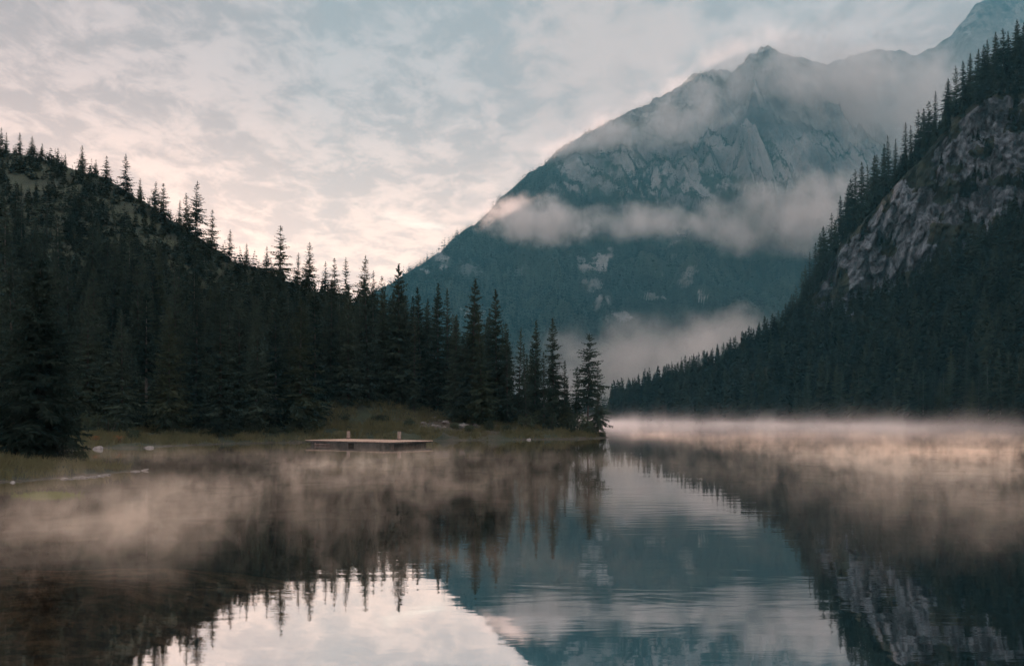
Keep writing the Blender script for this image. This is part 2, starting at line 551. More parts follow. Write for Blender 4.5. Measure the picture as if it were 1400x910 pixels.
uu = np.concatenate([seg(700, 1420, 2.0), seg(1420, 2100, 16)])
vv = np.concatenate([seg(0, 1, 0.12), seg(1, 2, 0.018), seg(2, 3, 0.011), seg(3, 4, 0.06), np.array([4, 4.3, 4.7, 5, 5.5, 5.99])])
UU, VV = np.meshgrid(uu, vv, indexing='ij')
rx, ry, rz, rcl = right_surf(UU.ravel(), VV.ravel())
ss = rx * 0.75 - ry * 0.65
veg = fbm(ss / 16, rz / 11, 91, 5)
UUr, VVr = UU.ravel(), VV.ravel()
rockm = sstep(1.93, 2.03, VVr + (fbm(ss / 9, rz / 9, 77, 3) - .5) * .25) * sstep(3.12, 2.9, VVr + (fbm(ss / 8, rz / 8, 79, 3) - .5) * .9) * sstep(1095, 1118, UUr)
rockm = rockm * (1 - sstep(0.56, 0.62, veg) * 0.95)
# the wooded gully that splits the face
gully = np.abs((UUr - 1290) - (rz - 110) * 0.35) < (14 + 26 * (fbm(ss / 12, rz / 12, 13, 3) - .5) * 2)
rockm = np.where(gully & (VVr < 2.62), rockm * 0.15, rockm)
cliff_o = link('hill', mesh_np('cliff_hill', np.stack([rx, ry, rz], -1), grid_faces(len(uu), len(vv)), M['cliff'], False, attrs={'rock': rockm}))
tag(cliff_o, 'steep forested hill with a grey rock cliff near its top', kind='structure')

# ------------------------------------------------------------------ MOUNTAIN
MU = [380, 470, 520, 555, 600, 630, 650, 664, 690, 702, 722, 745, 760, 800, 850, 900, 925, 940, 965, 985, 1000, 1025, 1050, 1065, 1100, 1130, 1160, 1200, 1260, 1330, 1420]
MP = [468, 424, 396, 374, 346, 318, 306, 292, 266, 258, 236, 224, 206, 182, 156, 135, 122, 105, 98, 96, 99, 77, 62, 71, 80, 88, 120, 165, 250, 330, 420]
MYU = [380, 470, 555, 700, 800, 900, 1050, 1130, 1200, 1330, 1420]
MYK = [2376, 2420, 2530, 3036, 3476, 3916, 4510, 4620, 4466, 3960, 3630]


def mountain_surf(u, t):
    yk = np.interp(u, MYU, MYK); pk = np.interp(u, MU, MP)
    y0 = 1890.0
    zk = Z(pk, yk)
    f = np.where(t < 1, t, 1 - (t - 1) * 1.2)
    tt = np.clip(t, 0, 1)
    # forest slope, cliff band, shelf, upper face
    shape = np.interp(tt, [0, 0.18, 0.42, 0.50, 0.62, 0.70, 0.86, 1.0], [0, 0.13, 0.35, 0.43, 0.58, 0.66, 0.85, 1.0])
    Yv = y0 + (yk - y0) * t
    zz = np.where(t <= 1, zk * shape, zk * f)
    x = X(u, Yv)
    w = np.clip(4 * tt * (1 - tt), 0, 1) ** 0.7
    sc = 1.65 * np.clip(zk / 1500.0, 0.25, 1.2)
    g = ridged(x / 312 + 0.9 * (fbm(x / 264, Yv / 264, 7, 3) - .5), Yv / 860, 101, 5, 0.55) - 0.55
    g2 = ridged(x / 99, Yv / 352, 131, 4, 0.55) - 0.5
    zz = zz + w * sc * (g * 210 + g2 * 55)
    zz = zz + (fbm(x / 37, Yv / 66, 151, 4) - .5) * 22 * sc * sstep(0, .1, tt)
    return x, Yv, zz, tt


mu = np.concatenate([seg(380, 520, 8), seg(520, 1330, 1.7), seg(1330, 1421, 8)])
mt = np.concatenate([seg(0, 1, 0.0042), np.array([1.0, 1.004, 1.02, 1.06, 1.15, 1.3, 1.6])])
UU, TT = np.meshgrid(mu, mt, indexing='ij')
mx_, my_, mz_, mtt = mountain_surf(UU.ravel(), TT.ravel())
nu_, nv_ = len(mu), len(mt)
# slope from finite differences
dz = np.gradient(mz_.reshape(nu_, nv_), axis=1); dy = np.gradient(my_.reshape(nu_, nv_), axis=1)
slope = (dz / np.maximum(dy, 1e-3)).ravel()
row = 570 - (mz_ - CAMZ) / my_ * F
alt = sstep(330, 190, row)
rk = 0.10 + 0.42 * alt + 0.35 * (sstep(0.55, 1.3, slope) - 0.35) + (fbm(mx_ / 115, mz_ / 215, 171, 4) - .5) * 0.75
# pale outcrops in the lower forest
for (pu, pr, ru, rr) in ((818, 360, 26, 17), (600, 360, 20, 20), (640, 372, 14, 10), (880, 350, 8, 10), (935, 315, 12, 10), (850, 432, 32, 10), (885, 405, 20, 6), (960, 410, 8, 14), (1020, 412, 5, 18), (800, 318, 8, 14)):
    dd = np.hypot((UU.ravel() - pu) / ru, (row - pr) / rr) + (fbm(mx_ / 28, mz_ / 28, 191, 4) - .5) * 2.6
    rk = np.maximum(rk, 0.60 * sstep(1.2, 0.3, dd))
rk = np.clip(rk, 0, 1)
mount_o = link('mountain', mesh_np('mountain', np.stack([mx_, my_, mz_], -1), grid_faces(nu_, nv_), M['mountain'], False, attrs={'rock': rk}))
tag(mount_o, 'big rocky mountain wrapped in bands of cloud above the lake', kind='structure')

# far ridge
FU = [900, 1000, 1060, 1100, 1150, 1175, 1230, 1247, 1262, 1290, 1305, 1320, 1340, 1360, 1400, 1500, 1700]
FP = [240, 150, 110, 98, 82, 70, 68, 77, 70, 58, 44, 22, 2, -6, -20, -70, -140]
fu = seg(900, 1700, 3.0); ft = np.concatenate([seg(0, 1, 0.012), np.array([1, 1.01, 1.1, 1.4])])
UU, TT = np.meshgrid(fu, ft, indexing='ij'); u_, t_ = UU.ravel(), TT.ravel()
yk = 5940.0
Yv = 4950 + (yk - 4950) * t_
zk = Z(np.interp(u_, FU, FP), yk)
xx = X(u_, Yv)
zz = np.where(t_ <= 1, zk * (0.25 + 0.75 * t_ ** 0.9), zk * (1 - (t_ - 1)))
zz += np.clip(4 * t_ * (1 - t_), 0, 1) * (ridged(xx / 340, Yv / 1030, 201, 5) - .5) * 370 + (fbm(xx / 53, Yv / 80, 211, 4) - .5) * 55
ridge_o = link('mountain', mesh_np('far_ridge', np.stack([xx, Yv, zz], -1), grid_faces(len(fu), len(ft)), M['mountain'], False, attrs={'rock': np.full(len(xx), 0.55)}))
tag(ridge_o, 'pale distant mountain wall fading into cloud behind the peak', kind='structure')

# ------------------------------------------------------------------ GROUND (lake bed and valley floor) and LAKE
bx = np.concatenate([seg(-6000, -100, 300), seg(-100, 100, 1.6), seg(100, 6001, 300)])
by = np.concatenate([np.array([-1500, -600, -200, -60]), seg(-30, 90, 1.2), seg(90, 800, 25), seg(800, 9000, 300)])
BX, BY = np.meshgrid(bx, by, indexing='ij')
shallow = sstep(6, -9, BX + (BY - 14) * 0.16 + (fbm(BX / 5, BY / 5, 3, 3) - .5) * 4) * sstep(48, 20, BY)
BZ = -4.5 + 3.9 * shallow + (fbm(BX / 4, BY / 4, 9, 4) - .5) * 0.5
outland = np.maximum(sstep(760, 900, BY), sstep(330, 420, np.abs(BX)))
BZ = BZ * (1 - outland) + outland * 0.6
gr = link('ground', mesh_np('ground', np.stack([BX, BY, BZ], -1).reshape(-1, 3), grid_faces(len(bx), len(by)), M['ground'], True, attrs={'sand': shallow, 'land': outland}))
tag(gr, 'brown and dark bed of the lake seen through shallow water', kind='structure')
lk = link('lake', mesh_np('lake', [(-420, -300, 0), (420, -300, 0), (420, 860, 0), (-420, 860, 0)], [(0, 1, 2, 3)], M['water']))
tag(lk, 'still lake mirroring the sky, forest and mountain', kind='structure')


# ------------------------------------------------------------------ SPRUCES
def frame(d):
    d = d / np.linalg.norm(d, axis=-1, keepdims=True)
    up = np.array([0, 0, 1.0])
    side = np.cross(d, up)
    side /= np.maximum(np.linalg.norm(side, axis=-1, keepdims=True), 1e-6)
    return d, side


def spruce_crown(H, rmax, zb, levels, nbr, ntw, seed, dens=1.0, droop=0.3, wid=0.2, gaps=0.0, power=0.85, top=0.985):
    rs = np.random.RandomState(seed)
    Q = []
    zs = zb + (H * top - zb) * (1 - (1 - np.linspace(0, 1, levels)) ** 1.15)
    lean_gap = rs.rand(levels) < gaps
    for li, z0 in enumerate(zs):
        f = (H - z0) / (H - zb)
        Rl = rmax * (f ** power) * (0.82 + 0.3 * rs.rand())
        if lean_gap[li]: Rl *= 0.45
        if f > 0.82: Rl *= 0.6 + 0.4 * (1 - f) / 0.18
        nb = max(4, int(nbr * (0.55 + 0.45 * f)))
        a0 = rs.rand() * 6.28
        for b in range(nb):
            if rs.rand() > dens: continue
            az = a0 + 6.283 * b / nb + rs.randn() * 0.25
            L = max(Rl * (0.68 + 0.5 * rs.rand()), 0.010 * H)
            z = z0 + rs.randn() * 0.012 * H
            up = 0.45 * (1 - f) - droop * f + rs.randn() * 0.08
            sag = (0.12 + 0.30 * f) * droop * 2.2
            dirh = np.array([math.cos(az), math.sin(az), 0.0])

            def P(s):
                s = np.asarray(s)[..., None]
                return np.array([0, 0, z]) + dirh * (L * s) + np.array([0, 0, 1.0]) * (L * (up * s - sag * s ** 2 + sag * 0.75 * s ** 4))
            # spine blade
            s0 = np.array([0.0, 0.35, 0.7]); s1 = np.array([0.38, 0.73, 1.04])
            n_t = ntw if L > 0.04 * H else max(4, ntw // 2 + 1)
            st = np.linspace(0.05, 0.97, n_t) + rs.randn(n_t) * 0.02
            base = P(st)
            tang = P(st + 0.04) - P(st - 0.04)
            tang, side = frame(tang)
            for sg in (-1, 1, 0):
                k = rs.rand(n_t)
                if sg == 0:
                    ln = L * (0.16 + 0.20 * k) * (1.15 - 0.6 * st)
                    d = tang * 0.5 + side * (rs.randn(n_t, 1) * 0.3) + np.array([0, 0, -1.0]) * (0.55 + 0.3 * rs.rand(n_t, 1))
                else:
                    ln = L * (0.22 + 0.22 * k) * (1.2 - 0.75 * st)
                    d = tang * (0.55 + 0.3 * rs.rand(n_t, 1)) + side * sg * (0.75 + 0.3 * rs.rand(n_t, 1)) + np.array([0, 0, -1.0]) * (0.30 * rs.rand(n_t, 1) + 0.05)
                ln = np.maximum(ln, np.minimum(0.016 * H, 0.6 * L))
                d, sd2 = frame(d)
                tilt = rs.randn(n_t, 1) * 0.8
                nrm = np.cross(sd2, d)
                wv = sd2 * np.cos(tilt) + nrm * np.sin(tilt)
                w = np.maximum(ln * wid, 0.0035 * H)[:, None]
                ln = ln[:, None]
                Q.append(np.stack([base, base + d * ln * 0.45 + wv * w, base + d * ln, base + d * ln * 0.45 - wv * w], 1))
            a, c = P(s0), P(s1)
            wv = np.cross(dirh, [0, 0, 1.0])[None] * (0.035 * L)
            Q.append(np.stack([a - wv, a + wv, c + wv * 0.7, c - wv * 0.7], 1))
    # leader
    for k in range(10):
        az = rs.rand() * 6.28
        p = np.array([0, 0, H * (0.955 + 0.004 * k)])
        d = np.array([math.cos(az) * 0.22, math.sin(az) * 0.22, 1.0]) * 0.026 * H
        w = np.array([-math.sin(az), math.cos(az), 0]) * 0.005 * H
        Q.append(np.stack([p, p + d * .5 + w, p + d, p + d * .5 - w])[None])
    Q = np.concatenate(Q, 0)
    V = Q.reshape(-1, 3)
    Fc = np.arange(len(V)).reshape(-1, 4)
    return V, Fc


def trunk_mesh(H, r, n=9, seed=0, stubs=0, zs=(0, 1)):
    rs = np.random.RandomState(seed)
    V, Fq = [], []
    lv = [-0.6, 0.0, 0.25, 0.08 * H, 0.3 * H, 0.55 * H, 0.8 * H, 0.97 * H]
    rd = [1.5, 1.35, 1.1, 0.95, 0.8, 0.58, 0.3, 0.05]
    ox = np.cumsum(rs.randn(len(lv), 2) * 0.006 * H * np.array([0, 0, .2, .5, 1, 1, .5, .2])[:, None], 0) * 0.4
    for z, k, o in zip(lv, rd, ox):
        for a in range(n):
            th = 2 * math.pi * a / n
            rr = r * k * (1 + 0.08 * rs.randn())
            V.append((o[0] * 0 + rr * math.cos(th), o[1] * 0 + rr * math.sin(th), z))
    for i in range(len(lv) - 1):
        for a in range(n):
            b = (a + 1) % n
            Fq.append((i * n + a, i * n + b, (i + 1) * n + b, (i + 1) * n + a))
    for s in range(stubs):
        z = (zs[0] + (zs[1] - zs[0]) * rs.rand()) * H
        az = rs.rand() * 6.28
        L = (0.03 + 0.05 * rs.rand()) * H
        d = np.array([math.cos(az), math.sin(az), -0.25 + 0.3 * rs.rand()]) * L
        p = np.array([0, 0, z]); w = np.array([-math.sin(az), math.cos(az), 0]) * 0.0022 * H; u = np.array([0, 0, 0.0022 * H])
        b0 = len(V)
        for q in (p - w, p + w, p + d, p + u): V.append(tuple(q))
        Fq += [(b0, b0 + 1, b0 + 2, b0 + 2), (b0 + 3, b0, b0 + 2, b0 + 2)]
    me = bpy.data.meshes.new('trunk')
    me.from_pydata(V, [], [tuple(dict.fromkeys(f)) for f in Fq])
    me.update()
    return me


TEMPL = {}


def make_template(key, H, rmax, zb, levels, nbr, ntw, seed, mat='needles', bark='bark', stubs=0, **kw):
    V, Fc = spruce_crown(H, rmax, zb, levels, nbr, ntw, seed, **kw)
    cm = mesh_np('crown', V, Fc, M[mat])
    tm = trunk_mesh(H, 0.0105 * H, 9, seed, stubs, (0.08, zb / H + 0.1))
    tm.materials.append(M[bark])
    TEMPL[key] = (H, cm, tm)


for i in range(5):      # dense dark spruces
    make_template('dense%d' % i, 20, 3.5 + 0.4 * (i % 3), 1.0, 30, 11, 8, 100 + i, droop=0.28 + 0.05 * (i % 2), power=0.8)
for i in range(4):      # loose skyline spruces with sky showing through
    make_template('loose%d' % i, 20, 4.9 + 0.5 * (i % 2), 1.2, 24, 9, 8, 200 + i, mat='needles_pale' if i % 2 else 'needles', droop=0.2, gaps=0.15, dens=0.85, wid=0.16, power=0.8)
for i in range(3):      # tall spruces with bare lower trunks
    make_template('bare%d' % i, 20, 3.4 + 0.3 * i, 7.0 - i, 22, 9, 8, 300 + i, bark='bark_pale', stubs=26, droop=0.3, gaps=0.12, dens=0.9, wid=0.17, power=0.65)
for i in range(2):      # slim spruces
    make_template('slim%d' % i, 20, 2.8, 1.2, 30, 9, 7, 400 + i, droop=0.3, power=0.8)
make_template('olive0', 20, 4.2, 0.8, 30, 11, 8, 501, mat='needles_pale', droop=0.3, power=.8)
make_template('tip0', 20, 5.0, 6.2, 22, 9, 10, 601, stubs=18, droop=0.16, gaps=0.1, dens=0.9, wid=0.15, power=0.7)
make_template('tip1', 20, 5.2, 2.6, 21, 7, 11, 602, stubs=10, droop=0.34, gaps=0.1, dens=0.85, wid=0.14, power=0.75)
make_template('hero0', 14, 3.9, 0.4, 46, 13, 14, 701, droop=0.34, wid=0.13, power=0.72)

N_TREES = 0


def put_tree(key, x, y, z, H, label, group=None, wide=1.0, rz=None):
    """an Empty at the foot of the trunk with a trunk and a crown"""
    global N_TREES
    h0, cm, tm = TEMPL[key]
    root = bpy.data.objects.new('spruce_tree', None)
    COL.objects.link(root)
    root.location = (x, y, z - 0.15)
    root.empty_display_size = 0.5
    k = H / h0
    root.scale = (k * wide, k * wide, k)
    root.rotation_euler = (random.gauss(0, 0.02), random.gauss(0, 0.02), random.uniform(0, 6.28) if rz is None else rz)
    tag(root, label, 'tree', group)
    link('trunk', tm, root); link('crown', cm, root)
    N_TREES += 1
    return root


ORD = ['first', 'second', 'third', 'fourth', 'fifth', 'sixth', 'seventh', 'eighth', 'ninth', 'tenth', 'eleventh', 'twelfth', 'thirteenth', 'fourteenth', 'fifteenth', 'sixteenth',
       'seventeenth', 'eighteenth', 'nineteenth', 'twentieth', 'twenty-first', 'twenty-second', 'twenty-third', 'twenty-fourth', 'twenty-fifth', 'twenty-sixth', 'twenty-seventh',
       'twenty-eighth', 'twenty-ninth', 'thirtieth', 'thirty-first', 'thirty-second', 'thirty-third', 'thirty-fourth', 'thirty-fifth', 'thirty-sixth', 'thirty-seventh', 'thirty-eighth',
       'thirty-ninth', 'fortieth', 'forty-first', 'forty-second', 'forty-third', 'forty-fourth', 'forty-fifth', 'forty-sixth', 'forty-seventh', 'forty-eighth', 'forty-ninth', 'fiftieth']


def ridge_at(px):
    Y = np.interp(px, _rpx, _rY) - 1.5
    return X(px, Y), Y


# skyline trees on the hill crest: (px, top row, width factor)
SKY = [(1, 174, 1.0), (9, 181, .9), (27, 180, 1.0), (44, 186, 1.25), (57, 195, 1.1), (78, 202, 1.1), (90, 209, .8), (113, 199, 1.1), (131, 217, .9), (146, 213, 1.3), (173, 211, 1.1),
       (191, 243, .9), (211, 247, 1.2), (223, 250, 1.2), (245, 273, .9), (256, 264, 1.0), (267, 247, 1.05), (290, 286, 1.05), (313, 313, 1.1), (337, 332, 1.0), (365, 336, 1.0), (383, 308, 1.15),
       (407, 345, 1.0), (422, 331, 1.05), (445, 357, 1.0), (458, 352, 1.05), (473, 352, .95), (496, 349, 1.05), (512, 369, .9), (523, 376, .9)]
for i, (px, top, w) in enumerate(SKY):
    x, y = ridge_at(px)
    y -= random.uniform(0, 5); x = X(px, y)
    z = left_z(x, y)
    H = Z(top, y) - z
    size = 'tall' if H > 14 else ('small' if H < 8 else 'ragged')
    put_tree('loose%d' % (i % 4), x, y, z, H, '%s spruce against the sky, %s counting down the hill crest' % (size, ORD[i]), 'skyline spruces on the hill crest', w)

# tall spruces of the stand at the lake: (px, top row, distance behind the shoreline, kind, width)
def shore_y(px):
    ys = np.array([104, 104, 117, 123, 127, 131, 135, 140, 145, 150], float)
    pxs = np.array([0, 130, 300, 420, 500, 600, 700, 780, 815, 830], float)
    return float(np.interp(px, pxs, ys))


FRONT = [(119, 394, 12, 'dense0', 1), (167, 423, 10, 'dense1', 1.05), (200, 400, 20, 'bare0', 1), (231, 417, 9, 'olive0', 1), (268, 395, 14, 'dense3', 1), (302, 413, 5, 'dense4', 1.15), (328, 395, 11, 'dense0', 1), (350, 434, 5, 'dense2', 1.1),
         (377, 424, 7, 'dense1', 1.05), (409, 409, 6, 'olive0', 1.15), (432, 392, 13, 'dense3', 1), (452, 388, 20, 'dense4', 1), (476, 392, 18, 'dense0', 1.05), (504, 381, 20, 'dense1', 1), (524, 398, 24, 'dense2', 1),
         (546, 361, 22, 'dense2', 1.1), (566, 420, 19, 'slim0', 1), (577, 392, 21, 'dense3', .95), (598, 388, 20, 'dense0', .95), (612, 394, 22, 'slim1', .9), (622, 430, 15, 'dense1', .9), (643, 383, 14, 'dense4', 1.05), (660, 430, 9, 'olive0', .9), (679, 396, 13, 'dense2', .95),
         (694, 452, 10, 'slim0', .9), (709, 448, 12, 'loose2', .7), (720, 470, 8, 'slim1', .9), (731, 437, 10, 'dense0', .9), (744, 480, 7, 'slim0', .9), (757, 435, 9, 'dense1', 1.05), (771, 492, 7, 'slim1', 1.1)]
WHAT = {'dense': 'dense dark', 'olive': 'olive tinged', 'bare': 'bare trunked', 'slim': 'slim dark', 'loose': 'thin open'}
for i, (px, top, d, key, w) in enumerate(FRONT):
    y = shore_y(px) + d
    x = X(px, y)
    z = left_z(x, y)
    put_tree(key, x, y, z, Z(top, y) - z, '%s spruce at the lakeside wood edge, %s counting towards the tip' % (WHAT[key[:-1]], ORD[i]), 'lakeside spruces at the edge of the wood', w)
# the three at the very tip
for px, top, Y, key, w, lab in ((803, 456, 148, 'tip0', 1.0, 'tallest of the open spruces standing at the peninsula tip with bare lower trunk'),
                                (789, 500, 151, 'bare2', .8, 'thin leaning spruce behind the tallest one at the peninsula tip'),
                                (818, 496, 149.5, 'tip1', 1.0, 'drooping spruce overhanging the water at the very end of the peninsula')):
    x = X(px, Y); z = left_z(x, Y)
    put_tree(key, x, Y, z, Z(top, Y) - z, lab, 'open spruces at the peninsula tip', w)
# the big spruce on the near bank
put_tree('hero0', X(52, 60), 60, left_z(X(52, 60), 60), Z(353, 60) - left_z(X(52, 60), 60), 'broad dark spruce with branches to the ground on the near grassy bank', None, 1.0, 1.0)
put_tree('dense4', X(-14, 66), 66, left_z(X(-14, 66), 66), 15.5, 'dark spruce cut by the frame edge beside the broad near spruce', None, 1.1)
put_tree('dense1', X(20, 84), 84, left_z(X(20, 84), 84), 17, 'dark spruce half hidden directly behind the broad near spruce', None, 1.0)

# filling of the wood on the left hill
ENV_PX = [0, 60, 110, 160, 230, 300, 340, 400, 440, 500, 546, 600, 650, 690, 740, 790]
ENV_PY = [232, 240, 262, 300, 336, 375, 400, 392, 400, 392, 392, 408, 410, 440, 470, 520]
cnt = 0; tries = 0; taken = []
while cnt < 146 and tries < 9000:
    tries += 1
    px = random.uniform(-20, 775)
    t = random.random() ** 1.05
    ys = shore_y(max(px, 0)) + 12; yr = float(np.interp(px, _rpx, _rY)) - 2
    if px > 430: ys += 8 if px < 620 else 1
    if yr - ys < 4: continue
    y = ys + (yr - ys) * t
    x = X(px, y)
    if any((x - a) ** 2 + (y - b) ** 2 < 11 for a, b in taken): continue
    if 290 < px < 385 and t > 0.62: continue       # the open grassy shoulder
    z = left_z(x, y)
    H = random.uniform(11, 21) * (0.72 if px < 330 and t > .55 else 1)
    top = 570 - (z + H - CAMZ) / y * F
    env = float(np.interp(px, ENV_PX, ENV_PY)) + random.uniform(0, 22)
    if top < env:
        H = Z(env, y) - z
        if H < 5: continue
    taken.append((x, y))
    key = random.choice(['dense0', 'dense1', 'dense2', 'dense3', 'dense4', 'slim0', 'slim1', 'olive0', 'bare0', 'bare1', 'bare2'] if t > .3 else ['dense0', 'dense1', 'dense2', 'dense3', 'dense4', 'slim0'])
    put_tree(key, x, y, z, H, 'dark spruce merging into the dense wood on the grassy hill', 'spruces inside the wood on the grassy hill', random.uniform(.85, 1.1))
    cnt += 1


# ------------------------------------------------------------------ RIGHT HILL trees
def right_pt(u, v):
    a = right_surf(np.array([float(u)]), np.array([float(v)]))
    return float(a[0][0]), float(a[1][0]), float(a[2][0])


# skyline of the low spur and the cliff crest: (px, top row)
RSKY = [(838, 527), (846, 521), (853, 518), (858, 520), (866, 516), (873, 510), (881, 503), (887, 502), (897, 506), (907, 500), (917, 494), (925, 496), (932, 488), (938, 485), (944, 486), (955, 481), (962, 478), (973, 475),
        (980, 472), (990, 468), (998, 461), (1006, 459), (1018, 456), (1027, 447), (1037, 440), (1046, 436), (1056, 428), (1064, 424), (1074, 414), (1082, 402), (1090, 390)]
RCL = [(1096, 372), (1101, 362), (1107, 345), (1114, 332), (1122, 318), (1128, 309), (1136, 291), (1142, 300), (1150, 268), (1157, 253), (1165, 245), (1171, 232), (1178, 222), (1186, 226), (1194, 212), (1198, 211), (1208, 196),
       (1216, 186), (1224, 190), (1237, 169), (1246, 172), (1256, 150), (1262, 149), (1270, 138), (1278, 125), (1296, 108), (1308, 90), (1318, 84), (1326, 73), (1334, 68), (1345, 62), (1352, 54), (1361, 44), (1372, 38), (1380, 42), (1390, 27), (1398, 32)]
for lst, nm, grp in ((RSKY, 'spruce on the skyline of the low spur, %s counting up from the mist', 'skyline spruces on the low spur across the lake'),
                     (RCL, 'spruce on the skyline above the cliff, %s counting uphill', 'skyline spruces on the cliff crest')):
    for i, (px, top) in enumerate(lst):
        v = 3.7 + random.uniform(-.35, .3)
        x, y, z = right_pt(px, v)
        H = Z(top, y) - z
        if H < 7:
            x, y, z = right_pt(px, 3.3 if lst is RCL else 2.2); H = max(Z(top, y) - z, 7)
        key = random.choice(['dense0', 'dense1', 'dense3', 'slim0', 'slim1', 'loose0', 'loose2', 'dense2'])
        w = 1.0 if H < 24 else 0.85
        put_tree(key, x, y, z, H, ('tall dark ' if H > 17 else 'dark ') + nm % ORD[i], grp, w * random.uniform(1.1, 1.5))
# pale trunks standing in the shore mist
for i, (px, d) in enumerate([(1262, 4), (1290, 5), (1305, 4), (1322, 6), (1338, 4), (1352, 5), (1368, 4), (1380, 6), (1392, 4)]):
    v = 1.0 + 0.01 * d
    x, y, z = right_pt(px, v)
    put_tree('bare%d' % (i % 3), x, y, z, random.uniform(17, 23), 'pale trunked spruce in the mist below the cliff, %s along the shore' % ORD[i], 'pale trunked spruces on the misty shore', .9)
# nearest slope trees as individuals, the rest of the wood as one mass
n_ind = max(0, 318 - N_TREES)
rest = []
pts = []
tries = 0
while len(pts) < 1450 and tries < 60000:
    tries += 1
    u = random.uniform(835, 1440); v = 1.0 + random.random() ** 0.9
    if u < 1115: v = 1.0 + 3.3 * random.random()
    elif random.random() < 0.3: v = random.uniform(2.0, 4.4)
    x, y, z, cl = (float(q[0]) for q in right_surf(np.array([u]), np.array([v])))
    if v > 2.0 and cl > .3:
        # only ledges carry trees
        s_ = x * 0.75 - y * 0.65
        if float(fbm(np.array([s_ / 16]), np.array([z / 11]), 91, 5)[0]) < 0.53: continue
        H = random.uniform(4, 9)
    elif v > 3.0:
        H = random.uniform(7, 13) if u > 1115 else random.uniform(10, 19)
    else:
        H = random.uniform(15, 27) * (0.6 if (u > 1110 and v > 1.84) else 1)
    pts.append((y - (200 if v < 1.12 else 0), u, v, x, y, z, H))
pts.sort()
sel = []
for p in pts:
    if len(sel) >= n_ind: break
    if p[1] < 1425 and all((p[3] - q[3]) ** 2 + (p[4] - q[4]) ** 2 > 16 for q in sel) and p[2] < 1.35:
        sel.append(p)
ids = set(id(p) for p in sel)
for p in sel:
    put_tree(random.choice(['dense0', 'dense1', 'dense2', 'dense3', 'dense4', 'slim0', 'slim1', 'olive0', 'bare0']), p[3], p[4], p[5], p[6],
             'dark spruce on the lower slope below the cliff, one of many close together', 'spruces on the lower slope below the cliff', random.uniform(.9, 1.15))


def blade_tree(H, rs, levels=13, nb=7, r=0.16, zb=0.06):
    """light tree for masses: drooping blades, (n,4,3)"""
    zz = np.repeat(H * (zb + (0.97 - zb) * (1 - (1 - np.linspace(0, 1, levels)) ** 1.15)), nb)
    n = len(zz)
    f = 1 - (zz / H - zb) / (1 - zb)
    L = H * r * (f ** 0.85) * (0.65 + 0.6 * rs.rand(n)) + 0.012 * H
    az = rs.rand(n) * 6.283
    dh = np.stack([np.cos(az), np.sin(az), np.zeros(n)], 1)
    sd = np.stack([-np.sin(az), np.cos(az), np.zeros(n)], 1)
    p = np.stack([np.zeros(n), np.zeros(n), zz + rs.randn(n) * .012 * H], 1)
    dz = np.array([[0, 0, 1.0]]) * (L * (0.25 * (1 - f) - 0.55 * f))[:, None]
    w = (L * (0.26 + 0.12 * rs.rand(n)))[:, None]
    tilt = (rs.randn(n) * .5)[:, None] * w * np.array([[0, 0, 1.0]])
    up = np.array([[0, 0, 0.02 * H]])
    Q = np.stack([p + up, p + dh * L[:, None] * .6 + dz * .45 + sd * w + tilt, p + dh * L[:, None] + dz, p + dh * L[:, None] * .6 + dz * .45 - sd * w - tilt], 1)
    tip = np.array([[[-.008 * H, 0, .9 * H], [.008 * H, 0, .9 * H], [.002 * H, 0, H], [-.002 * H, 0, H]], [[0, -.008 * H, .9 * H], [0, .008 * H, .9 * H], [0, .002 * H, H], [0, -.002 * H, H]]])
    tr = np.array([[[-.012 * H, 0, -.03 * H], [.012 * H, 0, -.03 * H], [.008 * H, 0, .5 * H], [-.008 * H, 0, .5 * H]]])
    return np.concatenate([Q, tip, tr], 0)


def forest_mass(name, spots, label, mat, seed, lib=14, **kw):
    rs = np.random.RandomState(seed)
    T = [blade_tree(1.0, rs, **kw) for _ in range(lib)]
    out = []; tn = []
    for (x, y, z, H) in spots:
        q = T[rs.randint(lib)]
        a = rs.rand() * 6.283; c, s = math.cos(a), math.sin(a)
        k = H * (0.9 + .35 * rs.rand())
        qx = (q[..., 0] * c - q[..., 1] * s) * k + x; qy = (q[..., 0] * s + q[..., 1] * c) * k + y; qz = q[..., 2] * H + z
        out.append(np.stack([qx, qy, qz], -1)); tn.append(np.full(q.shape[0] * 4, rs.rand() ** 1.3))
    V = np.concatenate(out, 0).reshape(-1, 3)
    o = link(name, mesh_np(name, V, np.arange(len(V)).reshape(-1, 4), M[mat], attrs={'tint': np.concatenate(tn)}))
    return tag(o, label, kind='stuff')


spots = [(p[3], p[4], p[5], p[6]) for p in pts if id(p) not in ids]
forest_mass('forest', spots, 'dense dark spruce forest covering the steep slope under the rock cliff', 'needles_far', 5, levels=22, nb=10, r=.185)
# forest behind the crest of the spur (in the valley)
vs = [(X(random.uniform(690, 930), y), y, 0.5, random.uniform(12, 24)) for y in (random.uniform(800, 870) for _ in range(500))]
# left hill low filling (young trees)
ls = []
for _ in range(5200):
    px = random.uniform(-15, 560); t = random.random()
    ys = shore_y(max(px, 0)) + 14 + (10 if px > 430 else 0); yr = float(np.interp(px, _rpx, _rY)) - 2
    if yr - ys < 4: continue
    y = ys + (yr - ys) * t; ls.append((X(px, y), y, random.uniform(1.0, 4.6) * (1.3 if t < .45 else 1.15)))
lx = np.array(ls)
lz = left_h(lx[:, 0], lx[:, 1])[0]
keep = fbm(lx[:, 0] / 18, lx[:, 1] / 18, 33, 3) > 0.30
lsp = [(a[0], a[1], z, a[2]) for a, z, k in zip(lx, lz, keep) if k]
forest_mass('undergrowth', lsp, 'low young spruces and scrub filling the grassy hill between the tall trees', 'scrub', 6, levels=9, nb=7, r=0.28, zb=0.0)

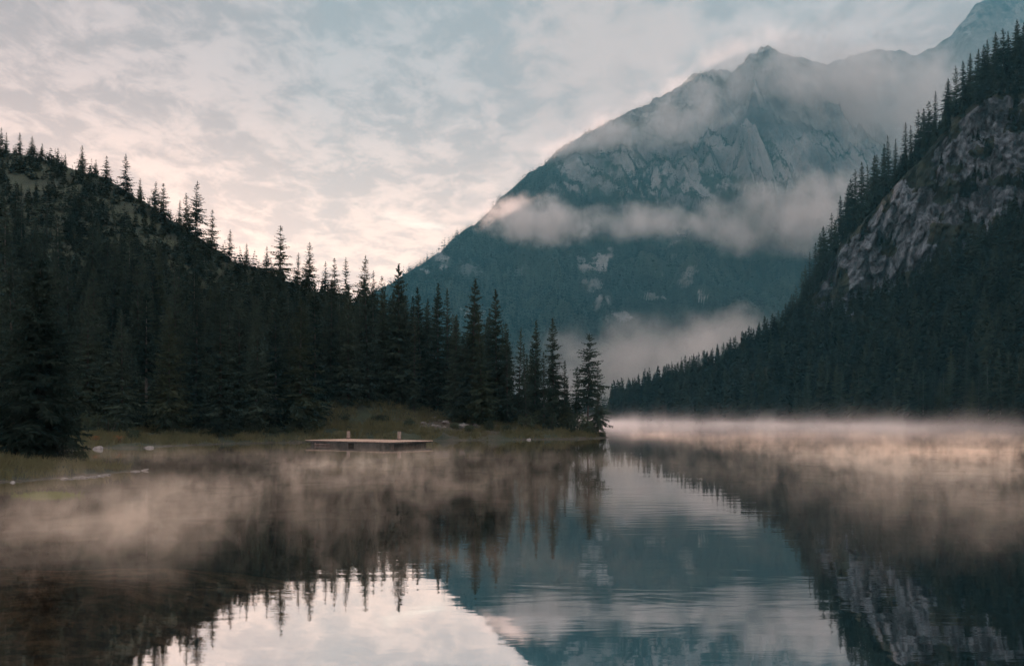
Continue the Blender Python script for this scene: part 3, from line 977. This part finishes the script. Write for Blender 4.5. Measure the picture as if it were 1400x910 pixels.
# mountain forest
mi = RS.choice(len(mx_), 110000)
ok = (mtt[mi] < 0.985) & (row[mi] < 560) & (rk[mi] + (RS.rand(len(mi)) - .5) * .3 < 0.40)
mi = mi[ok][:44000]
j = RS.randn(len(mi), 2) * 9
msp = [(mx_[k] + a, my_[k] + b, mz_[k] - 2, h) for k, (a, b), h in zip(mi, j, RS.uniform(15, 27, len(mi)))]
# trees along the sharp crest
for u in np.arange(555, 930, 2.6):
    if random.random() < 0.75:
        a = mountain_surf(np.array([u + random.uniform(-1, 1)]), np.array([0.995]))
        msp.append((float(a[0][0]), float(a[1][0]), float(a[2][0]) - 2, random.uniform(14, 26)))
forest_mass('forest', msp, 'blue-green forest mantling the lower slopes of the big mountain', 'needles_mountain', 8, lib=10, levels=4, nb=4, r=0.2)
forest_mass('forest', vs, 'foggy valley wood between the lake end and the mountain foot', 'needles_far', 9, levels=10, nb=7)


# ------------------------------------------------------------------ bushes, grass, stones
def bush_mesh(seed, n=900, leaf=0.07, mat='bush'):
    rs = np.random.RandomState(seed)
    lob = [(rs.uniform(-.55, .55), rs.uniform(-.55, .55), rs.uniform(.25, .62), rs.uniform(.28, .45)) for _ in range(8)]
    P = []
    for k in range(n):
        cx, cy, cz, r = lob[rs.randint(8)]
        d = rs.randn(3); d /= np.linalg.norm(d)
        p = np.array([cx, cy, cz]) + d * r * (0.55 + .5 * rs.rand() ** .5)
        p[2] = max(p[2], 0.02)
        u = rs.randn(3); u /= np.linalg.norm(u); v = np.cross(u, rs.randn(3)); v /= np.linalg.norm(v)
        s = leaf * (0.6 + .8 * rs.rand())
        P.append([p - u * s, p + v * s * .5, p + u * s, p - v * s * .5])
    V = np.array(P).reshape(-1, 3)
    return mesh_np('leaves', V, np.arange(len(V)).reshape(-1, 4), M[mat])


def stem_mesh(seed):
    mb = MB()
    rs = random.Random(seed)
    for k in range(7):
        a = rs.uniform(0, 6.28); r = rs.uniform(.2, .55)
        mb.tube((rs.uniform(-.08, .08), rs.uniform(-.08, .08), -.1), (math.cos(a) * r, math.sin(a) * r, rs.uniform(.4, .8)), .025, .008, 5)
    me = bpy.data.meshes.new('stems')
    me.from_pydata(mb.V, [], [tuple(dict.fromkeys(f)) for f in mb.Fq]); me.materials.append(M['bark']); me.update()
    return me


BM = [bush_mesh(i) for i in range(4)]
BO = bush_mesh(9, 350, .06, 'bush_orange')
SM = [stem_mesh(i) for i in range(2)]


def put_bush(x, y, w, h, label, group=None, mesh=None):
    root = bpy.data.objects.new('bush', None); COL.objects.link(root)
    root.location = (x, y, left_z(x, y) - .05)
    root.scale = (w, w, h); root.rotation_euler = (0, 0, random.uniform(0, 6.28))
    tag(root, label, 'bush', group)
    link('leaves', mesh or random.choice(BM), root); link('stems', random.choice(SM), root)


# px, row-ish depth, half width m, height m
put_bush(X(150, 112), 112, 2.3, 3.2, 'large rounded bush on the grassy shore behind the near spruce')
put_bush(X(128, 114), 114, 2.0, 2.8, 'dark bush close beside the broad near spruce, next to the large rounded bush')
put_bush(X(179, 107), 107, 1.3, 1.7, 'small round bush in front of the large rounded shore bush')
put_bush(X(128, 103), 103, .8, 1.0, 'orange autumn bush above the paler of two white shore rocks', None, BO)
put_bush(X(163, 105), 105, .8, .9, 'reddish autumn bush between the two white shore rocks', None, BO)
put_bush(X(103, 60), 60, 1.1, 1.5, 'leafy bush at the foot of the broad near spruce, on the spit side')
put_bush(X(88, 57), 57, 0.8, 0.9, 'low bush in the grass in front of the broad near spruce')
for i, (px, Y, w, h) in enumerate([(812, 148.5, 1.7, 2.5), (800, 147, 2.0, 3.4), (786, 146, 2.3, 4.0), (770, 147, 2.2, 3.6), (752, 145, 2.2, 3.4), (735, 146, 2.2, 3.2), (718, 143, 2.0, 2.6), (822, 149, 1.0, 1.2)]):
    put_bush(X(px, Y), Y, w, h, 'dark bush massed under the spruces at the peninsula end, %s counting from the wood' % ORD[[6, 5, 4, 3, 2, 1, 0, 7][i]], 'dark bushes under the end of the peninsula')
for i, (px, d) in enumerate([(260, 6), (285, 5), (318, 4), (345, 4), (372, 4), (398, 4), (425, 5), (446, 8), (470, 12), (620, 7), (645, 5), (668, 6), (690, 6), (560, 8), (520, 13)]):
    Y = shore_y(px) + d
    put_bush(X(px, Y), Y, random.uniform(1.0, 1.7), random.uniform(.9, 1.9), 'low shrub on the bank between raft and wood edge, %s counting towards the tip' % ORD[i], 'low shrubs along the grassy bank')


def stone_mesh(seed):
    rs = random.Random(seed)
    bm_me = bpy.data.meshes.new('stone')
    import bmesh
    bm = bmesh.new()
    bmesh.ops.create_icosphere(bm, subdivisions=3, radius=1)
    pl = [(rs.gauss(0, 1), rs.gauss(0, 1), rs.gauss(0, 1), rs.uniform(.55, .9)) for _ in range(9)]
    for v in bm.verts:
        for a, b, c, d in pl:
            n = math.sqrt(a * a + b * b + c * c)
            t = (v.co.x * a + v.co.y * b + v.co.z * c) / n - d
            if t > 0:
                v.co.x -= a / n * t; v.co.y -= b / n * t; v.co.z -= c / n * t
    bm.to_mesh(bm_me); bm.free()
    return bm_me


ST = [stone_mesh(i) for i in range(5)]
STW = [m.copy() for m in ST]
for m in ST: m.materials.append(M['stone'])
for m in STW: m.materials.append(M['stone_white'])


def put_stone(x, y, sx, sy, sz, label, group=None, white=False, z=None):
    o = link('stone', random.choice(STW if white else ST))
    zz = left_z(x, y) if z is None else z
    o.location = (x, y, max(zz, -0.02) + sz * .25)
    o.scale = (sx, sy, sz); o.rotation_euler = (random.gauss(0, .15), random.gauss(0, .15), random.uniform(-.4, .4))
    return tag(o, label, 'stone', group)


put_stone(X(134, 96.5), 96.5, .62, .4, .28, 'white boulder at the waterline beside the near spruce', None, True)
put_stone(X(204, 100), 100, .5, .35, .2, 'white boulder at the waterline, farther from the near spruce', None, True)
put_stone(X(185, 56.6), 56.6, .34, .2, .06, 'flat white stone in the water off the end of the grassy spit', None, True, 0)
put_stone(X(197, 57.5), 57.5, .3, .2, .07, 'tiny pale stone farthest out from the grassy spit', None, True, 0)
put_stone(X(17, 47.0), 47.0, .14, .12, .09, 'pale stone alone at the near shore close to the frame edge', None, True)
put_stone(X(723, 135.5), 135.5, .36, .3, .2, 'white stone alone at the foot of the dark peninsula bank', None, True)
for i in range(16):
    px = 86 + i * 4.1 + random.uniform(-1, 1)
    Y = np.interp(px, [80, 120, 155], [49.0, 51.2, 54.0]) + random.uniform(-.5, .5)
    s = random.uniform(.05, .17)
    put_stone(X(px, Y), Y, s * 1.5, s, s * .6, 'small shore stone under the grassy spit, one of a loose line', 'stones in a line along the spit', random.random() < .1)
for i in range(26):
    x = -9.5 + random.gauss(0, 3.6); Y = 140 + random.gauss(0, 2.6)
    s = random.uniform(.2, .6)
    put_stone(x, Y, s * 1.3, s, s * .8, 'grey scree stone scattered on the bare patch of the bank behind the raft', 'scree stones on the bank behind the raft', random.random() < .06)


def tuft_mass(name, spots, label, mat, seed, blades=9, hgt=0.6, spread=.25, lean=.45, wd=.02, kind='stuff'):
    rs = np.random.RandomState(seed)
    n = len(spots)
    sp = np.repeat(np.array(spots), blades, 0)
    m = len(sp)
    a = rs.rand(m) * 6.283
    d = np.stack([np.cos(a), np.sin(a), np.zeros(m)], 1)
    base = sp[:, :3] + d * (rs.rand(m, 1) * spread * sp[:, 3:4])
    h = (hgt * sp[:, 3] * (0.5 + .8 * rs.rand(m)))[:, None]
    b = rs.rand(m) * 6.283
    w = np.stack([np.cos(b), np.sin(b), np.zeros(m)], 1) * (wd * sp[:, 3:4])
    L = d * h * (lean * rs.rand(m, 1))
    zz = np.array([[0, 0, 1.0]])
    Q = np.stack([base - w, base + w, base + L * .4 + zz * h * .6 + w * .6, base + L + zz * h], 1)
    V = Q.reshape(-1, 3)
    o = link(name, mesh_np(name, V, np.arange(len(V)).reshape(-1, 4), M[mat]))
    return tag(o, label, 'grass' if kind is None else None, kind=kind)


def scatter(n, xr, yr, cond, sc):
    x = RS.uniform(*xr, n); y = RS.uniform(*yr, n)
    z, sd = left_h(x, y)
    k = cond(x, y, sd)
    return [(a, b, c - .03, s) for a, b, c, s in zip(x[k], y[k], z[k], RS.uniform(*sc, k.sum()))]


g1 = scatter(9000, (-48, -24), (45, 80), lambda x, y, sd: (sd > .45) & (x / y > -.66) & (fbm(x / 1.3, y / 1.3, 61, 3) > .36), (.35, 1.0))
tuft_mass('grass', g1, 'tall green grass on the near bank and spit', 'grass', 3, 10, .62, .3, .5, .014)
g2 = scatter(26000, (-62, 18), (98, 152), lambda x, y, sd: (sd > .3) & (sd < 20) & (fbm(x / 3, y / 3, 63, 3) > .42) & (np.hypot(x + 9.5, y - 141) > 4.5), (.5, 1.5))
tuft_mass('grass', g2, 'rough grass on the bank between raft and wood', 'grass', 4, 8, .55, .45, .6, .03)
pw = [(X(65, 39.2) + RS.randn() * .55, 39.2 + RS.randn() * .25, -.06, RS.uniform(.35, .8)) for _ in range(240)]
tuft_mass('grass_tuft', pw, 'bright green grass tuft standing in the shallow water off the near bank', 'grass_bright', 5, 9, .32, .16, .5, .010, kind=None)

# ------------------------------------------------------------------ RAFT
th = R(35)
FX, FY = -13.9, 102.0
EA = np.array([-math.cos(th), math.sin(th)]); EB = np.array([math.sin(th), math.cos(th)])
LA, LB = 14.8, 7.3
raft = bpy.data.objects.new('swimming_raft', None); COL.objects.link(raft)
cen = np.array([FX, FY]) + EA * LA / 2 + EB * LB / 2
raft.location = (cen[0], cen[1], 0); raft.rotation_euler = (0, 0, -th)
tag(raft, 'wide wooden swimming raft with two upright posts floating off the grassy bank', 'raft')
# local x runs along +(-EA), local y along EB
mb = MB()
nb = 62
for k in range(nb):
    xk = -LA / 2 + (k + .5) * LA / nb
    mb.box((xk, random.uniform(-.03, .03), .60 + random.uniform(-.006, .006)), (LA / nb - .02, LB, .07))
mb.build('deck', M['deck'], raft)
mb = MB()
for yy in (-LB / 2 + .12, 0, LB / 2 - .12):
    mb.box((0, yy, .475), (LA - .3, .12, .175))
for xx in (-LA / 2 + .25, LA / 2 - .25):
    mb.box((xx, 0, .47), (.12, LB - .5, .15))
mb.build('frame_beam', M['float'], raft)
for xc, ln in ((-3.4, 6.6), (3.7, 5.6)):
    mb = MB()
    for yy in (-LB / 2 + .75, LB / 2 - .75):
        mb.box((xc, yy, .10), (ln, .95, .57))
        for kk in range(4):
            mb.box((xc - ln / 2 + .3 + kk * (ln - .6) / 3, yy, .10), (.10, 1.0, .56))
    mb.build('float', M['float'], raft)
for lx_, ly_ in ((-6.6, 3.05), (2.3, 3.15)):
    # local positions near the far edge of the deck
    mb = MB(); mb.box((lx_, ly_, .64 + .52), (.34, .32, 1.0), jit=.01)
    p = mb.build('post', M['post'], raft)
    mb = MB(); mb.box((lx_, ly_, .64 + .07), (.47, .43, .13)); mb.build('base_collar', M['post_dark'], p)
    mb = MB(); mb.box((lx_, ly_, .64 + 1.065), (.38, .36, .04)); mb.build('cap', M['post_dark'], p)
mb = MB(); mb.tube((0, 0, 0), (2.6, -.2, .04), .09, .08, 9); mb.tube((-.02, 0, -.05), (-.02, .0, .24), .11, .10, 9)
lg = mb.build('mooring_log', M['post_dark']); lg.location = (X(431, 108.5), 108.5, .12)
tag(lg, 'short floating timber with an upright end beside the raft', 'log')

# ------------------------------------------------------------------ AIR: haze, mist, clouds
def vol_mat(name, color, dens, aniso=0.0):
    m, nt, out = new_mat(name)
    p = N(nt, 'ShaderNodeVolumePrincipled')
    p.inputs['Color'].default_value = (*color, 1)
    p.inputs['Anisotropy'].default_value = aniso
    p.inputs['Density'].default_value = dens
    nt.links.new(p.outputs[0], out.inputs['Volume'])
    return m, nt, p


def box_mesh(name, a, b, mat):
    (x0, y0, z0), (x1, y1, z1) = a, b
    V = [(x0, y0, z0), (x1, y0, z0), (x1, y1, z0), (x0, y1, z0), (x0, y0, z1), (x1, y0, z1), (x1, y1, z1), (x0, y1, z1)]
    return mesh_np(name, V, [(0, 3, 2, 1), (4, 5, 6, 7), (0, 1, 5, 4), (1, 2, 6, 5), (2, 3, 7, 6), (3, 0, 4, 7)], mat)


HZ = dict(color=(0.19, 0.57, 0.73), dens=0.000074)
m, nt, p = vol_mat('haze', HZ['color'], HZ['dens'])
hz = link('haze', box_mesh('haze', (-1300, -400, -8), (5200, 6200, 4000), m))
tag(hz, 'blue-grey morning haze filling the valley', kind='stuff')


def mist_mat(name, color, dens, scale, stretch, lo, hi, ztop, zfall, rate, big=None, zpow=1.0, aniso=0.0, hvar=0, spit=False, curl=0.0):
    m, nt, p = vol_mat(name, color, 0, aniso)
    pos = N(nt, 'ShaderNodeNewGeometry').outputs['Position']
    sep = N(nt, 'ShaderNodeSeparateXYZ'); nt.links.new(pos, sep.inputs[0])
    n = noise(nt, mapping(nt, pos, stretch), scale, 3.5, 0.64, curl)
    if big:
        nb_ = noise(nt, mapping(nt, pos, (1, 1, .5)), big, 1, .5)
        n = math_n(nt, 'ADD', math_n(nt, 'MULTIPLY', n, .6), math_n(nt, 'MULTIPLY', nb_, .4))
    d = remap(nt, n, lo, hi)
    zz = sep.outputs['Z']
    if hvar:
        hn = noise(nt, mapping(nt, pos, (1, 1, 0)), hvar, 3, .65)
        zz = math_n(nt, 'DIVIDE', zz, remap(nt, hn, .32, .80, .10, 1.0))
    fall = remap(nt, zz, ztop, zfall)
    if spit:
        fall = math_n(nt, 'MULTIPLY', fall, math_n(nt, 'MAXIMUM', remap(nt, sep.outputs['X'], -25, -14), remap(nt, sep.outputs['Y'], 66, 84)))
        fall = math_n(nt, 'MULTIPLY', fall, math_n(nt, 'MAXIMUM', remap(nt, sep.outputs['X'], 4, 24), remap(nt, sep.outputs['Y'], 96, 66)))
        fall = math_n(nt, 'MULTIPLY', fall, remap(nt, sep.outputs['Y'], 60, 130, 1.0, 0.22))
        calm = math_n(nt, 'ABSOLUTE', math_n(nt, 'SUBTRACT', sep.outputs['X'], 8.0))
        fall = math_n(nt, 'MULTIPLY', fall, remap(nt, calm, 4, 22, 0.35, 1.0))
    if zpow != 1.0: fall = math_n(nt, 'POWER', fall, zpow)
    d = math_n(nt, 'MULTIPLY', math_n(nt, 'MULTIPLY', d, fall), dens)
    nt.links.new(d, p.inputs['Density'])
    m.cycles.volume_step_rate = rate
    return m


MISTC = (1.0, 0.82, 0.66)
m = mist_mat('near_mist', MISTC, 0.30, 0.70, (1, .85, .65), .48, .72, 3.2, 0.0, 0.085, big=.085, aniso=.5, spit=True, hvar=.26, zpow=1.4, curl=1.1)
o = link('mist', box_mesh('mist', (-72, 18, 0.02), (104, 187, 3.2), m)); tag(o, 'thin wisps of mist drifting low over the water round the raft', kind='stuff')
m = mist_mat('far_mist', (0.97, 0.88, 0.84), 0.0085, 0.085, (1, .7, .45), .38, .70, 18.0, 0.0, 0.13, big=.02, zpow=3.0, aniso=.1, hvar=.05)
o = link('mist', box_mesh('mist', (19, 193, 0.02), (330, 720, 18)  , m)); tag(o, 'bright mist lying along the foot of the far shore', kind='stuff')


def cloud_mat(name, color, dens, scale, lo, hi, rate, aniso=0.3, stretch=(1, 1, 1)):
    """cloud in a box: noise eroded by the distance from the centre (generated coordinates)"""
    m, nt, p = vol_mat(name, color, 0, aniso)
    gen = coords(nt, 'Object')
    pos = N(nt, 'ShaderNodeNewGeometry').outputs['Position']
    n = noise(nt, mapping(nt, pos, stretch), scale, 6.0, 0.62)
    ln = N(nt, 'ShaderNodeVectorMath', operation='LENGTH'); nt.links.new(gen, ln.inputs[0])
    fall = remap(nt, ln.outputs['Value'], 1.0, 0.0, 0, 1, smooth=False)
    v = math_n(nt, 'ADD', n, math_n(nt, 'MULTIPLY', fall, 0.36))
    d = math_n(nt, 'MULTIPLY', remap(nt, v, lo, hi), dens)
    d = math_n(nt, 'MULTIPLY', d, remap(nt, ln.outputs['Value'], 1.0, 0.7))
    nt.links.new(d, p.inputs['Density'])
    m.cycles.volume_step_rate = rate
    return m


def cloud(cx, cy, cz, sx, sy, sz, tilt, label, dens, scale, lo=.60, hi=.82, rate=.6, color=(.98, .92, .89), aniso=.5, **kw):
    me = box_mesh('cloud', (-1, -1, -1), (1, 1, 1), cloud_mat('cloud', color, dens, scale, lo, hi, rate, aniso, **kw))
    o = link('cloud', me); o.location = (cx, cy, cz); o.scale = (sx, sy, sz); o.rotation_euler = (0, tilt, 0)
    return tag(o, label, kind='stuff')


def at(px, py, Y): return (X(px, Y), Y, Z(py, Y))


cloud(*at(735, 302, 2380), 225, 170, 88, R(8), 'pink lit cloud tuft on the outer shoulder of the mountain', .022, .013, lo=.56, hi=.95)
cloud(*at(885, 306, 2500), 345, 200, 66, 0, 'low pink cloud band across the middle of the mountain', .010, .013, lo=.57, hi=.98)
cloud(*at(1090, 294, 2500), 400, 220, 150, R(-7), 'thick pink cloud band beside the cliff', .0115, .010, lo=.54, hi=.98)
cloud(*at(870, 182, 3250), 560, 240, 150, R(-20), 'slanting veil of cloud along the upper mountain crest', .0072, .0075, lo=.55, hi=.98)
cloud(*at(1130, 160, 3900), 960, 340, 500, 0, 'torn grey cloud hiding the peak and the far wall', .0085, .0058, lo=.53, hi=.94)
cloud(*at(1310, 130, 4700), 800, 200, 520, 0, 'pale high mist veiling the far wall above the cliff', .0016, .0022, lo=.40, hi=.95)
cloud(*at(850, 520, 1150), 270, 120, 104, R(-10), 'fog bank in the valley behind the peninsula trees', .0095, .016, lo=.50, hi=.96, color=(.97, .91, .88))
cloud(*at(975, 466, 1000), 100, 76, 46, R(-20), 'small fog tongue above the low forested spur', .014, .026, lo=.54, hi=.95, color=(.97, .91, .88))

# ------------------------------------------------------------------ WORLD
w = bpy.data.worlds.new('World'); S.world = w
w.use_nodes = True
nt = w.node_tree; nt.nodes.clear()
out = nt.nodes.new('ShaderNodeOutputWorld')
SUN_EL, SUN_AZ = R(7.0), R(-17.0)      # azimuth from +Y, negative = towards -X
sun_dir = (math.sin(SUN_AZ) * math.cos(SUN_EL), math.cos(SUN_AZ) * math.cos(SUN_EL), math.sin(SUN_EL))
sky = N(nt, 'ShaderNodeTexSky', sky_type='NISHITA')
sky.sun_disc = False
sky.sun_elevation = SUN_EL
sky.sun_rotation = SUN_AZ
sky.altitude = 1000
g = coords(nt, 'Generated')
sep = N(nt, 'ShaderNodeSeparateXYZ'); nt.links.new(g, sep.inputs[0])
zc = math_n(nt, 'ADD', math_n(nt, 'MAXIMUM', sep.outputs['Z'], 0.0), 0.10)
cx_ = math_n(nt, 'DIVIDE', sep.outputs['X'], zc); cy_ = math_n(nt, 'DIVIDE', sep.outputs['Y'], zc)
cmb = N(nt, 'ShaderNodeCombineXYZ'); nt.links.new(cx_, cmb.inputs[0]); nt.links.new(cy_, cmb.inputs[1])
pl = cmb.outputs[0]
nA = noise(nt, mapping(nt, pl, (1.0, 0.75, 1), (3.1, 1.7, 0), (0, 0, R(25))), 2.3, 9, 0.62, 0.35)
nB = noise(nt, mapping(nt, pl, (1.0, 0.7, 1), (7.1, 4.2, 0), (0, 0, R(25))), 9.0, 9, 0.66, 0.3)
nC = noise(nt, mapping(nt, pl, (0.6, 0.9, 1), (1.1, 9.2, 0), (0, 0, R(-20))), 0.55, 4, 0.5, 0.2)
nn = math_n(nt, 'ADD', math_n(nt, 'MULTIPLY', nA, 0.42), math_n(nt, 'MULTIPLY', nB, 0.58))
thick = remap(nt, nn, 0.42, 0.565)
# warmth: towards the glow near the horizon
glow_dir = (math.sin(R(-14)), math.cos(R(-14)), 0.10)
dotn = N(nt, 'ShaderNodeVectorMath', operation='DOT_PRODUCT'); nt.links.new(g, dotn.inputs[0]); dotn.inputs[1].default_value = glow_dir
warm = math_n(nt, 'MULTIPLY', remap(nt, dotn.outputs['Value'], 0.89, 1.0), remap(nt, sep.outputs['Z'], 0.36, 0.13))
elv = math_n(nt, 'POWER', remap(nt, sep.outputs['Z'], 0.44, 0.10, smooth=False), 1.5)
bright = mixc(nt, elv, (0.335, 0.283, 0.278), (0.72, 0.515, 0.44))
dark = mixc(nt, elv, (0.232, 0.206, 0.208), (0.50, 0.375, 0.34))
cl = mixc(nt, thick, bright, dark)
cl = mixc(nt, math_n(nt, 'MULTIPLY', warm, 0.6), cl, mixc(nt, thick, (1.03, 0.71, 0.545), (0.76, 0.54, 0.44)))
gap = remap(nt, math_n(nt, 'ADD', math_n(nt, 'MULTIPLY', nA, .6), math_n(nt, 'MULTIPLY', nC, .4)), 0.42, 0.34)
gap = math_n(nt, 'MULTIPLY', gap, 0.4)
# a rosy puff near the mountain shoulder
pd = N(nt, 'ShaderNodeVectorMath', operation='DISTANCE'); nt.links.new(g, pd.inputs[0]); pd.inputs[1].default_value = (0.100, 0.915, 0.385)
puff = remap(nt, math_n(nt, 'ADD', pd.outputs['Value'], math_n(nt, 'MULTIPLY_ADD', nB, 0.30, -0.15)), 0.15, 0.02)
cl = mixc(nt, math_n(nt, 'MULTIPLY', puff, 0.7), cl, (0.40, 0.30, 0.275))
zenith_boost = remap(nt, sep.outputs['Z'], 0.46, 0.85, 1.0, 3.6)  # overhead sky out of view, brightened to lift the light on everything
bg1 = N(nt, 'ShaderNodeBackground'); nt.links.new(sky.outputs[0], bg1.inputs[0]); bg1.inputs[1].default_value = 0.10
bg2 = N(nt, 'ShaderNodeBackground'); nt.links.new(cl, bg2.inputs[0]); nt.links.new(zenith_boost, bg2.inputs[1])
mxs = N(nt, 'ShaderNodeMixShader'); nt.links.new(gap, mxs.inputs[0]); nt.links.new(bg2.outputs[0], mxs.inputs[1]); nt.links.new(bg1.outputs[0], mxs.inputs[2])
nt.links.new(mxs.outputs[0], out.inputs['Surface'])

sl = bpy.data.lights.new('sun', 'SUN'); sl.energy = 2.0; sl.angle = R(0.8); sl.color = (1.0, 0.68, 0.57)
so = bpy.data.objects.new('sun', sl); COL.objects.link(so)
from mathutils import Vector
so.rotation_euler = Vector(sun_dir).to_track_quat('Z', 'Y').to_euler()

# ------------------------------------------------------------------ CAMERA and render settings
cd = bpy.data.cameras.new('camera'); cam = bpy.data.objects.new('camera', cd); COL.objects.link(cam)
cam.location = (0, 0, CAMZ); cam.rotation_euler = (R(90), 0, 0)
cd.sensor_width = 36; cd.lens = 36 * F / 1400; cd.shift_y = 115 / 1400
cd.clip_end = 30000; cd.clip_start = 0.1
S.camera = cam
S.render.engine = 'CYCLES'
c = S.cycles
c.use_denoising = True
c.use_adaptive_sampling = True
c.adaptive_threshold = 0.04
c.max_bounces = 6; c.diffuse_bounces = 1; c.glossy_bounces = 3; c.transmission_bounces = 2; c.transparent_max_bounces = 8
c.volume_bounces = 1
c.volume_max_steps = 256
c.sample_clamp_indirect = 4
S.view_settings.view_transform = 'Standard'; S.view_settings.look = 'None'
S.view_settings.exposure = 1.1; S.view_settings.gamma = 1.0
